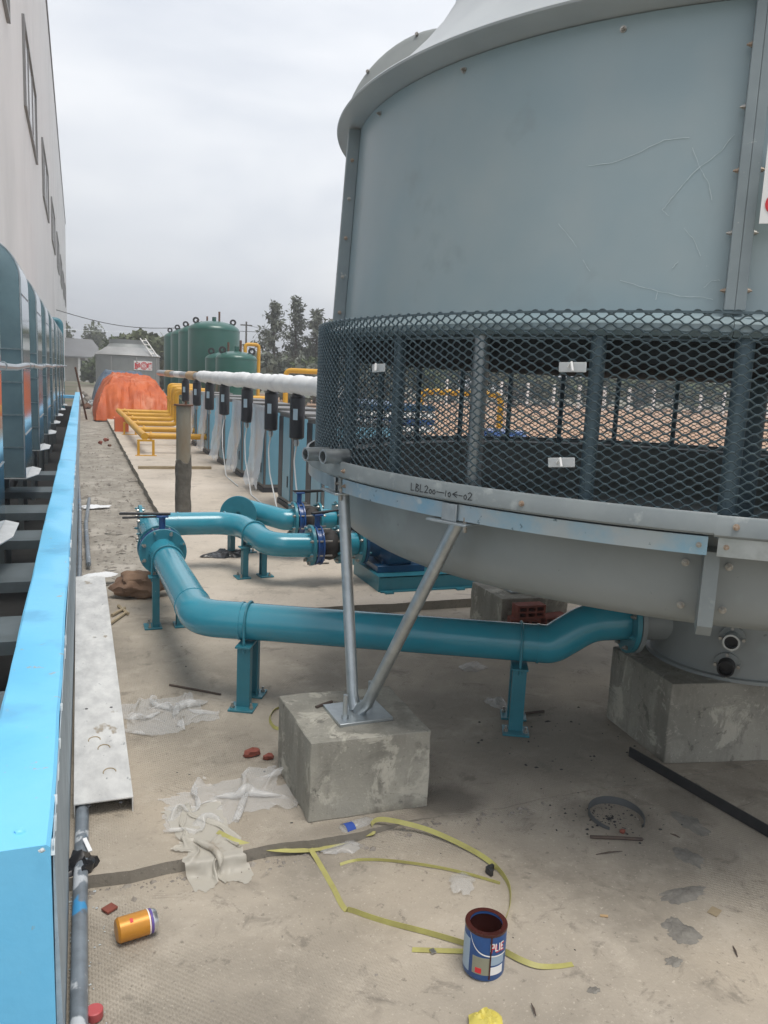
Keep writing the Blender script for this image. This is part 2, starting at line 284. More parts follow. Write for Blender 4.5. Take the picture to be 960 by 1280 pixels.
# ------------------------------------------------------------------ mesh helpers
ORG = {}
class MB:
    def __init__(s): s.v = []; s.f = []
    def add(s, vs, fs):
        b = len(s.v); s.v += [Vector(p) for p in vs]; s.f += [tuple(i + b for i in f) for f in fs]; return s
    def box(s, x0, x1, y0, y1, z0, z1):
        return s.add([(x0,y0,z0),(x1,y0,z0),(x1,y1,z0),(x0,y1,z0),(x0,y0,z1),(x1,y0,z1),(x1,y1,z1),(x0,y1,z1)],
                     [(0,3,2,1),(4,5,6,7),(0,1,5,4),(1,2,6,5),(2,3,7,6),(3,0,4,7)])
    def obox(s, c, size, ex=(1,0,0), ey=(0,1,0), ez=None):
        ex = Vector(ex).normalized(); ey = Vector(ey); ey = (ey - ex*ey.dot(ex)).normalized(); ez = ex.cross(ey)
        c = Vector(c); hx, hy, hz = [k/2 for k in size]
        q = [c + ex*a*hx + ey*b*hy + ez*d*hz for d in (-1,1) for a, b in ((-1,-1),(1,-1),(1,1),(-1,1))]
        return s.add(q, [(0,3,2,1),(4,5,6,7),(0,1,5,4),(1,2,6,5),(2,3,7,6),(3,0,4,7)])
    def prism(s, poly, z0, z1):
        n = len(poly)
        return s.add([(x,y,z0) for x,y in poly] + [(x,y,z1) for x,y in poly],
                     [tuple(reversed(range(n))), tuple(range(n,2*n))] + [(i,(i+1)%n,n+(i+1)%n,n+i) for i in range(n)])
    def tube(s, pts, r, n=12, caps=True):
        pts = [Vector(p) for p in pts]; m = len(pts)
        rs = r if isinstance(r, (list, tuple)) else [r]*m
        T = []
        for i in range(m):
            a = pts[max(0,i-1)]; b = pts[min(m-1,i+1)]; T.append((b-a).normalized())
        u = T[0].orthogonal().normalized(); vs = []
        for i in range(m):
            u = (u - T[i]*u.dot(T[i])).normalized(); q = T[i].cross(u)
            for k in range(n):
                a = 2*math.pi*k/n; vs.append(pts[i] + (u*math.cos(a) + q*math.sin(a))*rs[i])
        fs = [(i*n+k, i*n+(k+1)%n, (i+1)*n+(k+1)%n, (i+1)*n+k) for i in range(m-1) for k in range(n)]
        if caps: fs += [tuple(reversed(range(n))), tuple(range((m-1)*n, m*n))]
        return s.add(vs, fs)
    def cyl(s, a, b, r, n=16, r1=None): return s.tube([a, b], [r, r if r1 is None else r1], n)
    def ring(s, c, ax, r0, r1, h, n=32):         # flat ring (washer / flange) centred on c, height h along ax
        ax = Vector(ax).normalized(); u = ax.orthogonal().normalized(); q = ax.cross(u); c = Vector(c); vs = []
        for k in range(n):
            a = 2*math.pi*k/n; d = u*math.cos(a) + q*math.sin(a)
            vs += [c + d*r0 - ax*h/2, c + d*r1 - ax*h/2, c + d*r1 + ax*h/2, c + d*r0 + ax*h/2]
        fs = []
        for k in range(n):
            j = (k+1) % n
            for e in range(4): fs.append((k*4+e, k*4+(e+1)%4, j*4+(e+1)%4, j*4+e))
        return s.add(vs, [tuple(reversed(f)) for f in fs])
    def sector(s, prof, a0, a1, n, cx=0, cy=0):     # closed profile loop [(r,z)...] swept from a0 to a1
        m = len(prof); full = abs(a1 - a0) > 2*math.pi - 1e-4; k = n if full else n + 1; vs = []
        for i in range(k):
            a = a0 + (a1-a0)*i/n
            for r, z in prof: vs.append((cx + r*math.cos(a), cy + r*math.sin(a), z))
        fs = []
        for i in range(n):
            j = (i+1) % k
            for e in range(m): fs.append((i*m+e, j*m+e, j*m+(e+1)%m, i*m+(e+1)%m))
        if not full: fs += [tuple(range(m)), tuple(reversed(range(n*m, n*m+m)))]
        return s.add(vs, fs)
    def lathe(s, prof, n=48, cx=0, cy=0):           # open profile
        m = len(prof); vs = []
        for i in range(n):
            a = 2*math.pi*i/n
            for r, z in prof: vs.append((cx + r*math.cos(a), cy + r*math.sin(a), z))
        fs = [(i*m+e, ((i+1)%n)*m+e, ((i+1)%n)*m+e+1, i*m+e+1) for i in range(n) for e in range(m-1)]
        return s.add(vs, fs)
    def build(s, name, m, parent=None, smooth=35, bevel=0, org=None, kind=None, bseg=2):
        o0 = ORG.get(parent.name, Vector()) if parent else Vector(org or (0,0,0))
        me = bpy.data.meshes.new(name); me.from_pydata([tuple(p - o0) for p in s.v], [], s.f)
        bm = bmesh.new(); bm.from_mesh(me); bmesh.ops.recalc_face_normals(bm, faces=bm.faces); bm.to_mesh(me); bm.free()
        me.materials.append(MATS[m])
        o = bpy.data.objects.new(name, me); COL.objects.link(o)
        if smooth:
            me.polygons.foreach_set('use_smooth', [True]*len(me.polygons)); me.set_sharp_from_angle(angle=R(smooth))
        if parent: o.parent = parent; ORG[o.name] = o0
        else: o.location = o0; ORG[o.name] = o0
        if bevel:
            b = o.modifiers.new('bevel', 'BEVEL'); b.width = bevel; b.segments = bseg; b.limit_method = 'ANGLE'; b.angle_limit = R(40)
        if kind: o['kind'] = kind
        return o
def tag(o, label, cat, group=None):
    o['label'] = label; o['category'] = cat
    if group: o['group'] = group
    return o
def thing(name, loc, label, cat, group=None):
    o = bpy.data.objects.new(name, None); COL.objects.link(o); o.empty_display_size = .1
    o.location = loc; ORG[o.name] = Vector(loc); return tag(o, label, cat, group)
def copy_tree(o, parent=None):
    c = o.copy(); COL.objects.link(c); c.parent = parent; ORG[c.name] = ORG.get(o.name, Vector())
    for ch in [x for x in bpy.data.objects if x.parent == o]: copy_tree(ch, c)
    return c
def inst(src, parent, mtx=None):                    # sibling copy of one part
    c = src.copy(); COL.objects.link(c); c.parent = parent
    if mtx is not None: c.matrix_local = mtx
    return c
def fillet(pts, rad, n=8):
    pts = [Vector(p) for p in pts]; outp = [pts[0]]
    for i in range(1, len(pts)-1):
        p, a, b = pts[i], (pts[i-1]-pts[i]), (pts[i+1]-pts[i])
        an = a.angle(b); d = min(rad/math.tan(an/2), a.length*.49, b.length*.49)
        s0 = p + a.normalized()*d; s1 = p + b.normalized()*d
        for k in range(n+1):
            t = k/n; outp.append(s0*(1-t)**2 + p*2*t*(1-t) + s1*t*t)
    outp.append(pts[-1]); return outp
ORD = ['first', 'second', 'third', 'fourth', 'fifth', 'sixth', 'seventh', 'eighth', 'ninth', 'tenth', 'eleventh', 'twelfth']
def fbm(x, y, z=0, o=4): return noise.fractal(Vector((x, y, z)), 1.0, 2.0, o)

# ================================================================== SETTING
# ground sheet with the drain trench left open
TX0, TX1, TY0, TY1 = -1.2, -.232, .4, 34.0
m = MB(); B = 900; z = -.075
xs = [-B, TX0, TX1, B]; ys = [-B, TY0, TY1, B]
for i in range(3):
    for j in range(3):
        if (i, j) == (1, 1): continue
        m.add([(xs[i],ys[j],z),(xs[i+1],ys[j],z),(xs[i+1],ys[j+1],z),(xs[i],ys[j+1],z)], [(0,1,2,3)])
m.build('ground', 'ground', smooth=0, kind='structure')
m = MB(); n1 = 46
for j in range(31):
    for i in range(n1):
        X = 6.2 + 60*i/(n1-1); Y = 2 + 62*j/30
        m.v.append(Vector((X, Y, -.06 + .03*fbm(X*.3, Y*.3) + (.10 if 0<i<n1-1 and 0<j<30 else 0)*max(0, fbm(X*.12, Y*.12, 4)))))
for j in range(30):
    for i in range(n1-1): m.f.append((j*n1+i, j*n1+i+1, (j+1)*n1+i+1, (j+1)*n1+i))
m.build('earth_field', 'earth', kind='structure')
# trench box
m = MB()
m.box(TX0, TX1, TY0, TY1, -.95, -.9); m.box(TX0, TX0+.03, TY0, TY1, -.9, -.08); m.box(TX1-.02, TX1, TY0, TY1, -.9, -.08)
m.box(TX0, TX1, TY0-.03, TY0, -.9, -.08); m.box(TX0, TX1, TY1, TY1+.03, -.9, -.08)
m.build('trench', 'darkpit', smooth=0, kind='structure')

def slab(name, m_, x0, x1, y0, y1, z0, z1, jag=(0,0,0,0), step=.04, seed=0, amp=.014):
    """box slab with ragged edges; jag = (left, right, near, far) on/off"""
    pts = []
    def edge(ax, ay, bx, by, on, k):
        n = max(2, int(math.hypot(bx-ax, by-ay)/step)) if on else 1
        for i in range(n):
            t = i/n; q = fbm(t*n*step*3+seed, k*7.3)*amp*2 + fbm(t*n*step*14+seed, k*3.1)*amp*.8 if on and i else 0
            nx, ny = (by-ay), -(bx-ax); l_ = math.hypot(nx, ny); pts.append((ax+(bx-ax)*t+nx/l_*q, ay+(by-ay)*t+ny/l_*q))
    edge(x0,y0,x1,y0,jag[2],1); edge(x1,y0,x1,y1,jag[1],2); edge(x1,y1,x0,y1,jag[3],3); edge(x0,y1,x0,y0,jag[0],4)
    o = MB().prism(pts, z0, z1).build(name, m_, smooth=0, kind='structure')
    o.data.materials.append(MATS['slabside'])            # darker concrete on the upright sides of the slab
    for p in o.data.polygons:
        if abs(p.normal.z) < .5: p.material_index = 1
    return o
NZ = -.04                                                # the front slab lies a step lower at the curb, level by the tower
def nzf(x):
    q = max(0, min(1, (x-.72)/.42)); return NZ*(1 - q*q*(3-2*q)) - .003
m = MB(); X_ = [-.055+.1*i for i in range(22)] + [2.4, 3, 5, 7]; Y_ = [-4, 0, 1, 2, 2.375]
for y in Y_:
    for x in X_: m.v.append(Vector((x, y, nzf(x))))
n_ = len(X_)
m.f = [(j*n_+i, j*n_+i+1, (j+1)*n_+i+1, (j+1)*n_+i) for j in range(4) for i in range(n_-1)]
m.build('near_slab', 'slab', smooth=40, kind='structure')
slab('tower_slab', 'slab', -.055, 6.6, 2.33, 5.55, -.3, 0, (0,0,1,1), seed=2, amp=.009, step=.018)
slab('equipment_pad', 'pad', .75, 6.5, 4.70, 40, -.2, .06, (1,0,1,0), seed=5, amp=.006)
# dirt strip between curb and pad
m = MB(); nx, ny = 22, 520
for j in range(ny):
    Y = 5.2 + 58*(j/(ny-1))**1.6
    for i in range(nx):
        X = -.055 + 1.1*i/(nx-1)
        m.v.append(Vector((X, Y, -.03 + .022*fbm(X*2.2, Y*2.2) + .012*fbm(X*9, Y*9, 3) - (.03 if j == 0 else 0))))
for j in range(ny-1):
    for i in range(nx-1): m.f.append((j*nx+i, j*nx+i+1, (j+1)*nx+i+1, (j+1)*nx+i))
m.build('dirt_strip', 'dirt', kind='structure')

# ================================================================== BLUE CURB
cb = thing('blue_curb', (-.145, 1.68, 0), 'sky blue painted concrete curb running along the drain trench', 'curb')
m = MB(); SK = lambda Y: .0042*(Y-1.68)             # the curb runs a touch off the wall line
poly = [(-.23, .0), (-.068, .0), (-.068, .497), (-.076, .504), (-.222, .504), (-.23, .497)]
nY = 90
for j in range(nY+1):
    Y = 1.68 + (33-1.68)*(j/nY)**1.5
    for (x, zz) in poly: m.v.append(Vector((x + SK(Y) + .004*fbm(Y*2, zz*9), Y, zz + (.003*fbm(Y*1.5, x*9, 2) if zz > .4 else -.06))))
k = len(poly)
for j in range(nY):
    for e in range(k): m.f.append((j*k+e, (j+1)*k+e, (j+1)*k+(e+1)%k, j*k+(e+1)%k))
m.f += [tuple(range(k)), tuple(reversed(range(nY*k, nY*k+k)))]
m.build('painted_body', 'bluepaint', cb, smooth=40)
q = SK(33)
MB().add([(-.066,1.70,-.06),(-.050,1.70,-.06),(-.0635,1.70,.488),(-.066,1.70,.488),(-.066+q,33,-.06),(-.050+q,33,-.06),(-.0635+q,33,.488),(-.066+q,33,.488)],
         [(0,1,2,3),(4,7,6,5),(0,4,5,1),(1,5,6,2),(2,6,7,3),(3,7,4,0)]).build('side_face', 'curbside', cb, smooth=0)
m = MB(); Y = 1.69                                   # worn pale line where the paint ends
while Y < 9:
    l_ = random.uniform(.03, .16)
    if random.random() < .45:
        a = random.uniform(.002, .0055); zt = .499 + random.uniform(-.012, .003)
        q = SK(Y) + .0095; zt -= .004; m.add([(-.0795+q,Y,zt-.012),(-.071+q,Y,zt-.012),(-.071+q,Y+l_*.5,zt+a),(-.0795+q,Y+l_*.5,zt+a),(-.0795+q,Y+l_,zt-.012),(-.071+q,Y+l_,zt-.012)], [(0,1,2,3),(3,2,5,4),(0,3,4),(1,5,2)])
    Y += l_*random.uniform(.8, 1.8)
m.build('worn_edge', 'chip', cb, smooth=0)
def lump(c, r, seed, sq=.6, sub=2):
    bm = bmesh.new(); bmesh.ops.create_icosphere(bm, subdivisions=sub, radius=1)
    mb = MB(); mb.v = [Vector(c) + Vector((p.co.x*r[0], p.co.y*r[1], p.co.z*r[2]))*(1 + sq*fbm(p.co.x*1.4+seed, p.co.y*1.4, p.co.z*1.4)) for p in bm.verts]
    mb.f = [tuple(v.index for v in f.verts) for f in bm.faces]; bm.free(); return mb
p = g(25, 1040, .505); lump((p.x, p.y, .505), (.012, .010, .007), 3).build('paint_lump', 'bluepaint', cb)
p = g(52, 1063, .505); lump((p.x, p.y, .505), (.006, .004, .004), 8).build('paint_chip', 'chip', cb)
cbm = MB().box(-1.15, .03, 29.2, 29.55, .40, .50)
tag(cbm.build('cross_beam', 'bluepaint', bevel=.01, org=(-.6, 29.4, .4)), 'blue beam crossing the trench beyond the steel hoods', 'beam')

# ================================================================== HOODS ON THE FACTORY WALL
HX = -.53
def make_hood():
    root = thing('exhaust_hood', (HX, 0, .3), 'polished steel exhaust hood with rounded top on the factory wall', 'hood', 'exhaust hoods along the factory wall')
    prof = [(HX, .3), (HX, 1.1), (HX+.004, 1.8), (HX, 2.35)]
    for k in range(1, 10):
        a = R(90)*k/9; prof.append((HX-.40+.40*math.cos(a), 2.35+.40*math.sin(a)))
    prof.append((-1.19, 2.75)); prof.append((-1.33, 2.75))
    LN = 1.08
    m = MB(); n = len(prof)
    for Y in (0, LN):
        for x, zz in prof: m.v.append(Vector((x, Y, zz)))
    m.f = [(i, i+1, n+i+1, n+i) for i in range(n-1)]
    m.build('front_sheet', 'hood', root, smooth=50)
    for nm, Y in (('side_sheet', .003), ('side_sheet', LN-.003)):
        MB().add([(x, Y, zz) for x, zz in prof] + [(-1.19, Y, .3)], [tuple(range(n+1))]).build(nm, 'hoodside', root, smooth=0)
    for zz in (.62, .96, 1.30, 1.64):
        MB().box(-1.18, HX-.002, -.012, .0, zz-.006, zz+.006).build('seam', 'hoodseam', root, smooth=0)
    for zz in (.75, 1.42, 2.2):
        MB().box(HX+.001, HX+.008, .01, LN-.01, zz-.005, zz+.005).build('seam', 'hoodseam', root, smooth=0)
    MB().tube([(HX-.01, -.002, .3), (HX-.01, -.002, 2.35)] + [(HX-.41+.40*math.cos(R(9*k)), -.002, 2.35+.40*math.sin(R(9*k))) for k in range(1, 11)] + [(-1.18, -.002, 2.75)], .007, 6).build('edge_bead', 'hoodseam', root)
    MB().add([(-1.1,-.01,.294),(HX,-.01,.294),(HX+.095,LN*.5,.27),(HX+.095,LN+.01,.27),(HX,LN+.01,.294),(-1.1,LN+.01,.294),
              (-1.1,-.01,.286),(HX,-.01,.286),(HX+.095,LN*.5,.262),(HX+.095,LN+.01,.262),(HX,LN+.01,.286),(-1.1,LN+.01,.286)],
             [(0,1,4,5),(1,2,3,4),(6,11,10,7),(7,10,9,8),(0,6,7,1),(1,7,8,2),(2,8,9,3),(3,9,10,4),(4,10,11,5),(5,11,6,0)]).build('bottom_flange', 'whitemetal', root, smooth=0)
    for yy in (.12, LN-.12):
        MB().box(-.84, -.78, yy, yy+.06, -.9, .287).build('leg', 'sheet', root, smooth=0)
    return root
h0 = make_hood()
HY = [5.65, 9.25, 12.3, 15.2, 18.0, 20.8, 23.6, 26.4]
_hl = ['polished steel exhaust hood standing at the open end of the row, by the wide plates', 'second polished steel hood counted from the open end of the row']
for i, Y in enumerate(HY):
    o = h0 if i == 0 else copy_tree(h0)
    o.location = (HX + .006*(Y-9.25), Y, .3); o.rotation_euler = (0, 0, -.010)
    o['label'] = '%s polished steel exhaust hood counted from the open end of the row' % ORD[i]
pb = thing('wall_conduit', (-.5, 4, 1.46), 'thin galvanised conduit strapped across the fronts of the hoods', 'conduit')
MB().tube([(-.497+.006*(k*1.2-5.05), 4.2+k*1.2, 1.47+.012*math.sin(k*1.7)) for k in range(23)], .028, 10).build('tube', 'galv', pb)
for Y in HY:
    for d in (.2, .9): MB().ring((-.497+.006*(Y+d-9.25), Y+d, 1.47+.004), (0,1,0), .025, .035, .03, 14).build('strap', 'hoodseam', pb)
# plates laid across the trench
for i, (a, b) in enumerate([(1.0,1.5),(2.2,2.65),(3.35,3.75),(4.45,4.92),(5.72,6.28),(7.1,7.55),(8.45,8.95),(9.85,10.3),(11.4,11.85)]):
    pl = MB().box(-.80, -.235, a, b, .045, .053); pl.box(-.80, -.235, a, a+.004, -.02, .045); pl.box(-.80, -.235, b-.004, b, -.02, .045)
    tag(pl.build('trench_plate', 'sheet', smooth=0, org=(-.5, a, -.07)), '%s grey sheet steel plate bridging the dark trench, counted from the curb end' % ORD[i], 'plate', 'steel plates over the trench')
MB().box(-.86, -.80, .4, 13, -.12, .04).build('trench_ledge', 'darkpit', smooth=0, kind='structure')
p = atY(82, 470, 30.5)
tag(MB().tube(fillet([(-.55,30.6,-.06),(-.55,30.6,3.0),(-.9,30.6,3.0),(-.9,30.6,2.7)], .2), .11, 14).build('gooseneck_pipe', 'tealsup', org=(-.55,30.6,-.06)), 'blue gooseneck vent pipe rising past the last hood', 'pipe')

# ================================================================== FACTORY
WX = -1.2
fb = thing('factory_building', (WX, 40, 0), 'tall pale grey clad factory with a row of high windows', 'building')
Ys = [2, 14.5, 26.5, 37, 49, 60, 72, 84, 96, 106, 115]
for a, b in zip(Ys[:-1], Ys[1:]):
    MB().box(WX-.25, WX, a+.02, b-.02, -.3, 19.3).build('wall_panel', 'wall', fb, smooth=0)
    MB().box(WX-.2, WX-.02, b-.02, b+.02, -.3, 19.3).build('panel_joint', 'wallseam', fb, smooth=0)
MB().box(WX-12, WX-.26, 2, 115, -.3, 19.2).build('hall', 'wall', fb, smooth=0)
MB().box(WX-12, WX+.06, 1.9, 115.1, 19.301, 19.56).build('roof_edge', 'eave', fb, smooth=0)
for i, (a, b) in enumerate([(12.4, 18.8), (24.2, 30.9), (36.2, 42.9), (48.2, 54.9), (60.2, 66.9), (72.2, 78.9), (84.2, 90.9), (96.2, 102.9)]):
    wz0, wz1 = 8.1, 10.3
    f = MB()
    f.box(WX+.001, WX+.07, a, b, wz0, wz0+.1); f.box(WX+.001, WX+.07, a, b, wz1-.1, wz1); f.box(WX+.001, WX+.07, a, a+.16, wz0+.1, wz1-.1); f.box(WX+.001, WX+.07, b-.16, b, wz0+.1, wz1-.1)
    wf = f.build('window', 'wframe', fb, smooth=0)
    MB().box(WX+.002, WX+.02, a+.16, b-.16, wz0+.1, wz1-.1).build('pane', 'wpane', wf, smooth=0)
    for q in (.33, .66):
        MB().box(WX+.021, WX+.045, a+(b-a)*q-.05, a+(b-a)*q+.05, wz0+.1, wz1-.1).build('mullion', 'wframe', wf, smooth=0)

# ================================================================== CONCRETE BLOCKS
def rough_block(poly, z0, z1, seed, amp=.004, cuts=9):
    """cast block: subdivided prism over a quad with pitted faces and chipped edges"""
    bm = bmesh.new()
    vb = [bm.verts.new((x, y, z0)) for x, y in poly]; vt = [bm.verts.new((x, y, z1)) for x, y in poly]
    bm.faces.new(vb[::-1]); bm.faces.new(vt)
    for i in range(4): bm.faces.new((vb[i], vb[(i+1)%4], vt[(i+1)%4], vt[i]))
    bmesh.ops.bevel(bm, geom=bm.edges[:], offset=.0035, segments=1, affect='EDGES')
    bmesh.ops.subdivide_edges(bm, edges=[e for e in bm.edges if e.calc_length() > .05], cuts=cuts, use_grid_fill=True)
    bm.normal_update(); mb = MB()
    cx = sum(p[0] for p in poly)/4; cy = sum(p[1] for p in poly)/4
    sx = max(p[0] for p in poly)-cx; sy = max(p[1] for p in poly)-cy; mz = (z0+z1)/2; sz = (z1-z0)/2
    for v in bm.verts:
        q = v.co; e = sorted([abs(q.x-cx)/sx, abs(q.y-cy)/sy, abs(q.z-mz)/sz]); edge = max(0, (e[1]-.9)/.1)
        d = fbm(q.x*9+seed, q.y*9, q.z*9)*amp - edge*max(0, fbm(q.x*16+seed, q.y*16, q.z*16+5))*amp*2.2
        mb.v.append(q + v.normal*d)
        if q.z < z0 + 1e-3: mb.v[-1].z = z0
    bm.verts.index_update(); mb.f = [tuple(v.index for v in f.verts) for f in bm.faces]; bm.free(); return mb
BZ = .29
o = rough_block([(.71,2.42),(1.145,2.405),(1.15,2.83),(.70,2.84)], 0, BZ, 1).build('concrete_block', 'block', smooth=25, org=(.93,2.62,0))
tag(o, 'square cast concrete block carrying two galvanised tower struts, in front of the teal pipe', 'concrete block', 'tower footing blocks')
BZ2 = .345
o = rough_block([(2.22,2.44),(3.25,2.22),(3.36,2.78),(2.27,2.90)], 0, BZ2, 9, cuts=12).build('concrete_block', 'block', smooth=25, org=(2.75,2.6,0))
tag(o, 'long concrete plinth under the sump of the grey cooling tower', 'concrete block', 'tower footing blocks')
fB = g(647, 736, .24)
o = rough_block([(fB.x-.22,fB.y-.20),(fB.x+.23,fB.y-.22),(fB.x+.24,fB.y+.2),(fB.x-.21,fB.y+.22)], 0, .24, 15).build('concrete_block', 'block', smooth=25, org=(fB.x,fB.y,0))
tag(o, 'concrete block with red hollow bricks leaning on it, beside the equipment pad', 'concrete block', 'tower footing blocks')

# ================================================================== COOLING TOWER
TCX, TCY = 2.551, 2.861
tw = thing('cooling_tower', (TCX, TCY, 0), 'large round grey fibreglass cooling tower with a diamond mesh air inlet', 'cooling tower')
PI = math.pi
J0 = R(-129.2); JS = [J0 + k*PI/4 for k in range(8)]
PJ = [R(-192.5), R(-129.2)] + [R(-129.2 + 59.34*k) for k in range(1, 5)]      # panel joints; the near panel is the widest
PJ.append(PJ[0] + 2*PI)
def shell_r(z): return 1.568 + (1.530-1.568)*(z-1.70)/(2.47-1.70)
ZS = [1.71, 1.80, 1.95, 2.1, 2.25, 2.38, 2.462]
boltm = MB(); boltm.cyl((0,0,0), (.004,0,0), .012, 12); boltm.cyl((.004,0,0), (.013,0,0), .0085, 6); boltm.cyl((.013,0,0), (.02,0,0), .0045, 8)
bolt_src = None
def bolt_at(parent, a, r, z, m='bolt', s=1.0):
    global bolt_src
    key = 'bolt_'+m
    if key not in globals():
        o = boltm.build('bolt', m); o.parent = parent; globals()[key] = o
    else:
        o = globals()[key].copy(); COL.objects.link(o); o.parent = parent
    o.matrix_local = Matrix.Translation((r*math.cos(a), r*math.sin(a), z)) @ Matrix.Rotation(a, 4, 'Z') @ Matrix.Scale(s, 4)
    return o
D2 = .031                                            # half-width of a joint band in radians
def arc_loc(mb):                                     # tower parts are modelled round (0,0) then shifted
    for p in mb.v: p.x += TCX; p.y += TCY
    return mb
def tbolt(parent, a, r, z, sgn, m='bolt'):             # bolt through the upstanding joint flange, head along the tangent
    key = 'tb_'+m
    if key not in globals():
        o = boltm.build('bolt', m); o.parent = parent; globals()[key] = o
    else:
        o = globals()[key].copy(); COL.objects.link(o); o.parent = parent
    o.matrix_local = Matrix.Translation((r*math.cos(a), r*math.sin(a), z)) @ Matrix.Rotation(a + sgn*PI/2, 4, 'Z') @ Matrix.Scale(.62, 4)
for k in range(6):
    a, b = PJ[k], PJ[k+1]
    outer = [(shell_r(z_), z_) for z_ in ZS]
    foot = [(1.56, 1.640), (1.645, 1.642), (1.656, 1.654), (1.655, 1.672), (1.625, 1.690), (1.580, 1.700)]
    prof = foot + outer + [(r-.012, z_) for r, z_ in reversed(outer)] + [(1.55, 1.69)]
    sp = arc_loc(MB().sector(prof, a+.0005, b-.0005, 56)).build('shell_panel', 'frp', tw, smooth=40)
    for s_ in (0, 1):                                # each edge turns out into an upstanding flange, bolted to its neighbour
        lip = [(shell_r(z_)+.0005, z_) for z_ in ZS] + [(shell_r(z_)+.046, z_) for z_ in reversed(ZS)]
        c0, c1 = (a+.0001, a+.0155) if s_ == 0 else (b-.0155, b-.0001)
        arc_loc(MB().sector(lip, c0, c1, 2)).build('joint_flange', 'frp_edge', sp, smooth=0, bevel=.002)
        for i, zb in enumerate((1.76, 1.90, 2.05, 2.20, 2.345)):
            tbolt(sp, c1 if s_ == 0 else c0, shell_r(zb)+.024, zb, 1 if s_ == 0 else -1, 'bolt' if i % 2 else 'bolt_rust')
    for q in (.2, .5, .8):
        bolt_at(sp, a + (b-a)*q, shell_r(2.43), 2.43, 'bolt', .75)
# top lip and roof
roof = [(1.522,2.464),(1.606,2.481),(1.616,2.484),(1.618,2.490),(1.613,2.496),(1.585,2.503),(1.545,2.535),(1.46,2.61),(1.35,2.72),(1.25,2.84),(1.17,2.97),(1.13,3.12),(1.12,3.40),(1.15,3.45),(1.10,3.45),(1.08,3.12),(1.13,2.95),(1.25,2.78),(1.45,2.56),(1.55,2.49)]
arc_loc(MB().sector(roof, 0, 2*PI, 160)).build('roof', 'roof_frp', tw, smooth=40)
for k in range(12):
    a = R(30*k+9); arc_loc(MB().cyl((1.06*math.cos(a),1.06*math.sin(a),3.2),(.1*math.cos(a),.1*math.sin(a),3.2),.02,8)).build('fan_guard_bar', 'galv', tw)
# round hatch cover standing out from the roof edge
hc = atY(519, 131, 3.85); toc = (EYEV-hc).normalized()
hn2 = (toc*.72 + Vector((-.93,.36,0))*.40 + Vector((0,0,.48))).normalized()
hm = MB(); u = hn2.orthogonal().normalized(); q_ = hn2.cross(u)
hp = [(.001, .045), (.15, .042), (.30, .03), (.36, .012), (.38, .012), (.405, 0), (.405, -.02), (.375, -.025), (.36, -.16), (.001, -.16)]
m_ = len(hp)
for i in range(48):
    a = 2*PI*i/48
    for r_, h_ in hp: hm.v.append(hc + (u*math.cos(a)+q_*math.sin(a))*r_ + hn2*h_)
for i in range(48):
    for e in range(m_-1): hm.f.append((i*m_+e, ((i+1)%48)*m_+e, ((i+1)%48)*m_+e+1, i*m_+e+1))
hat = hm.build('hatch_cover', 'frp_lo', tw, smooth=40)
for i in range(8):
    a = 2*PI*i/8+.2; P = hc + (u*math.cos(a)+q_*math.sin(a))*.385
    MB().cyl(P+hn2*.004, P+hn2*.022, .009, 8).build('bolt', 'bolt', hat)
# fill pack and centre pipe inside
arc_loc(MB().sector([(0.13,1.575),(1.555,1.575),(1.555,1.635),(0.13,1.635)], 0, 2*PI, 72)).build('fill_pack', 'fill', tw, smooth=0)
MB().lathe([(.075,.75),(.075,1.57)], 24, 2.74, 2.74).build('centre_pipe', 'postblue', tw)
# posts of the air inlet
NP = 28
for k in range(NP):
    a = R(-129.2) + 2*PI*k/NP + .022
    c_ = Vector((TCX+1.605*math.cos(a), TCY+1.605*math.sin(a), 0)); light = (k in (26,))
    pm = MB().cyl(c_+Vector((0,0,1.135)), c_+Vector((0,0,1.69)), .021 if k % 2 else .024, 14) if k > 22 or k < 3 else MB().cyl(c_+Vector((0,0,1.135)), c_+Vector((0,0,1.69)), .015, 12)
    pm.build('post', 'galv' if light else 'postblue', tw)
# expanded mesh
m = MB(); NC = 452; H_ = .0119; zlo = 1.168; NL = 44; RM = 1.663
for kk in range(NL+1):
    sgn = 1 if kk % 2 else -1; zc = zlo + .008 + kk*H_
    ring = []
    for j in range(NC):
        for (t_, zz) in ((.0, 1), (.24, .82), (.76, -.82)):
            ph = 1 if j % 2 else -1
            a = 2*PI*(j + t_)/NC
            ring.append((a, zc + sgn*ph*zz*H_*.5, sgn*ph*zz))
    n_ = len(ring); b0 = len(m.v)
    for a, zz, s_ in ring:
        rr = RM + .0016*s_; wz = .0027; wr = .0034
        for dr, dz in ((-wr,-wz*.4),(wr*.2,-wz),(wr,wz*.4),(-wr*.2,wz)):
            m.v.append(Vector((TCX+(rr+dr)*math.cos(a), TCY+(rr+dr)*math.sin(a), zz+dz)))
    for j in range(n_):
        i2 = (j+1) % n_
        for e in range(4): m.f.append((b0+j*4+e, b0+i2*4+e, b0+i2*4+(e+1)%4, b0+j*4+(e+1)%4))
m.build('mesh_guard', 'mesh', tw, smooth=0)
for zz in (1.700, 1.172):
    MB().sector([(RM-.003,zz-.003),(RM+.003,zz-.003),(RM+.003,zz+.003),(RM-.003,zz+.003)], 0, 2*PI, 180, TCX, TCY).build('mesh_edge', 'mesh', tw)
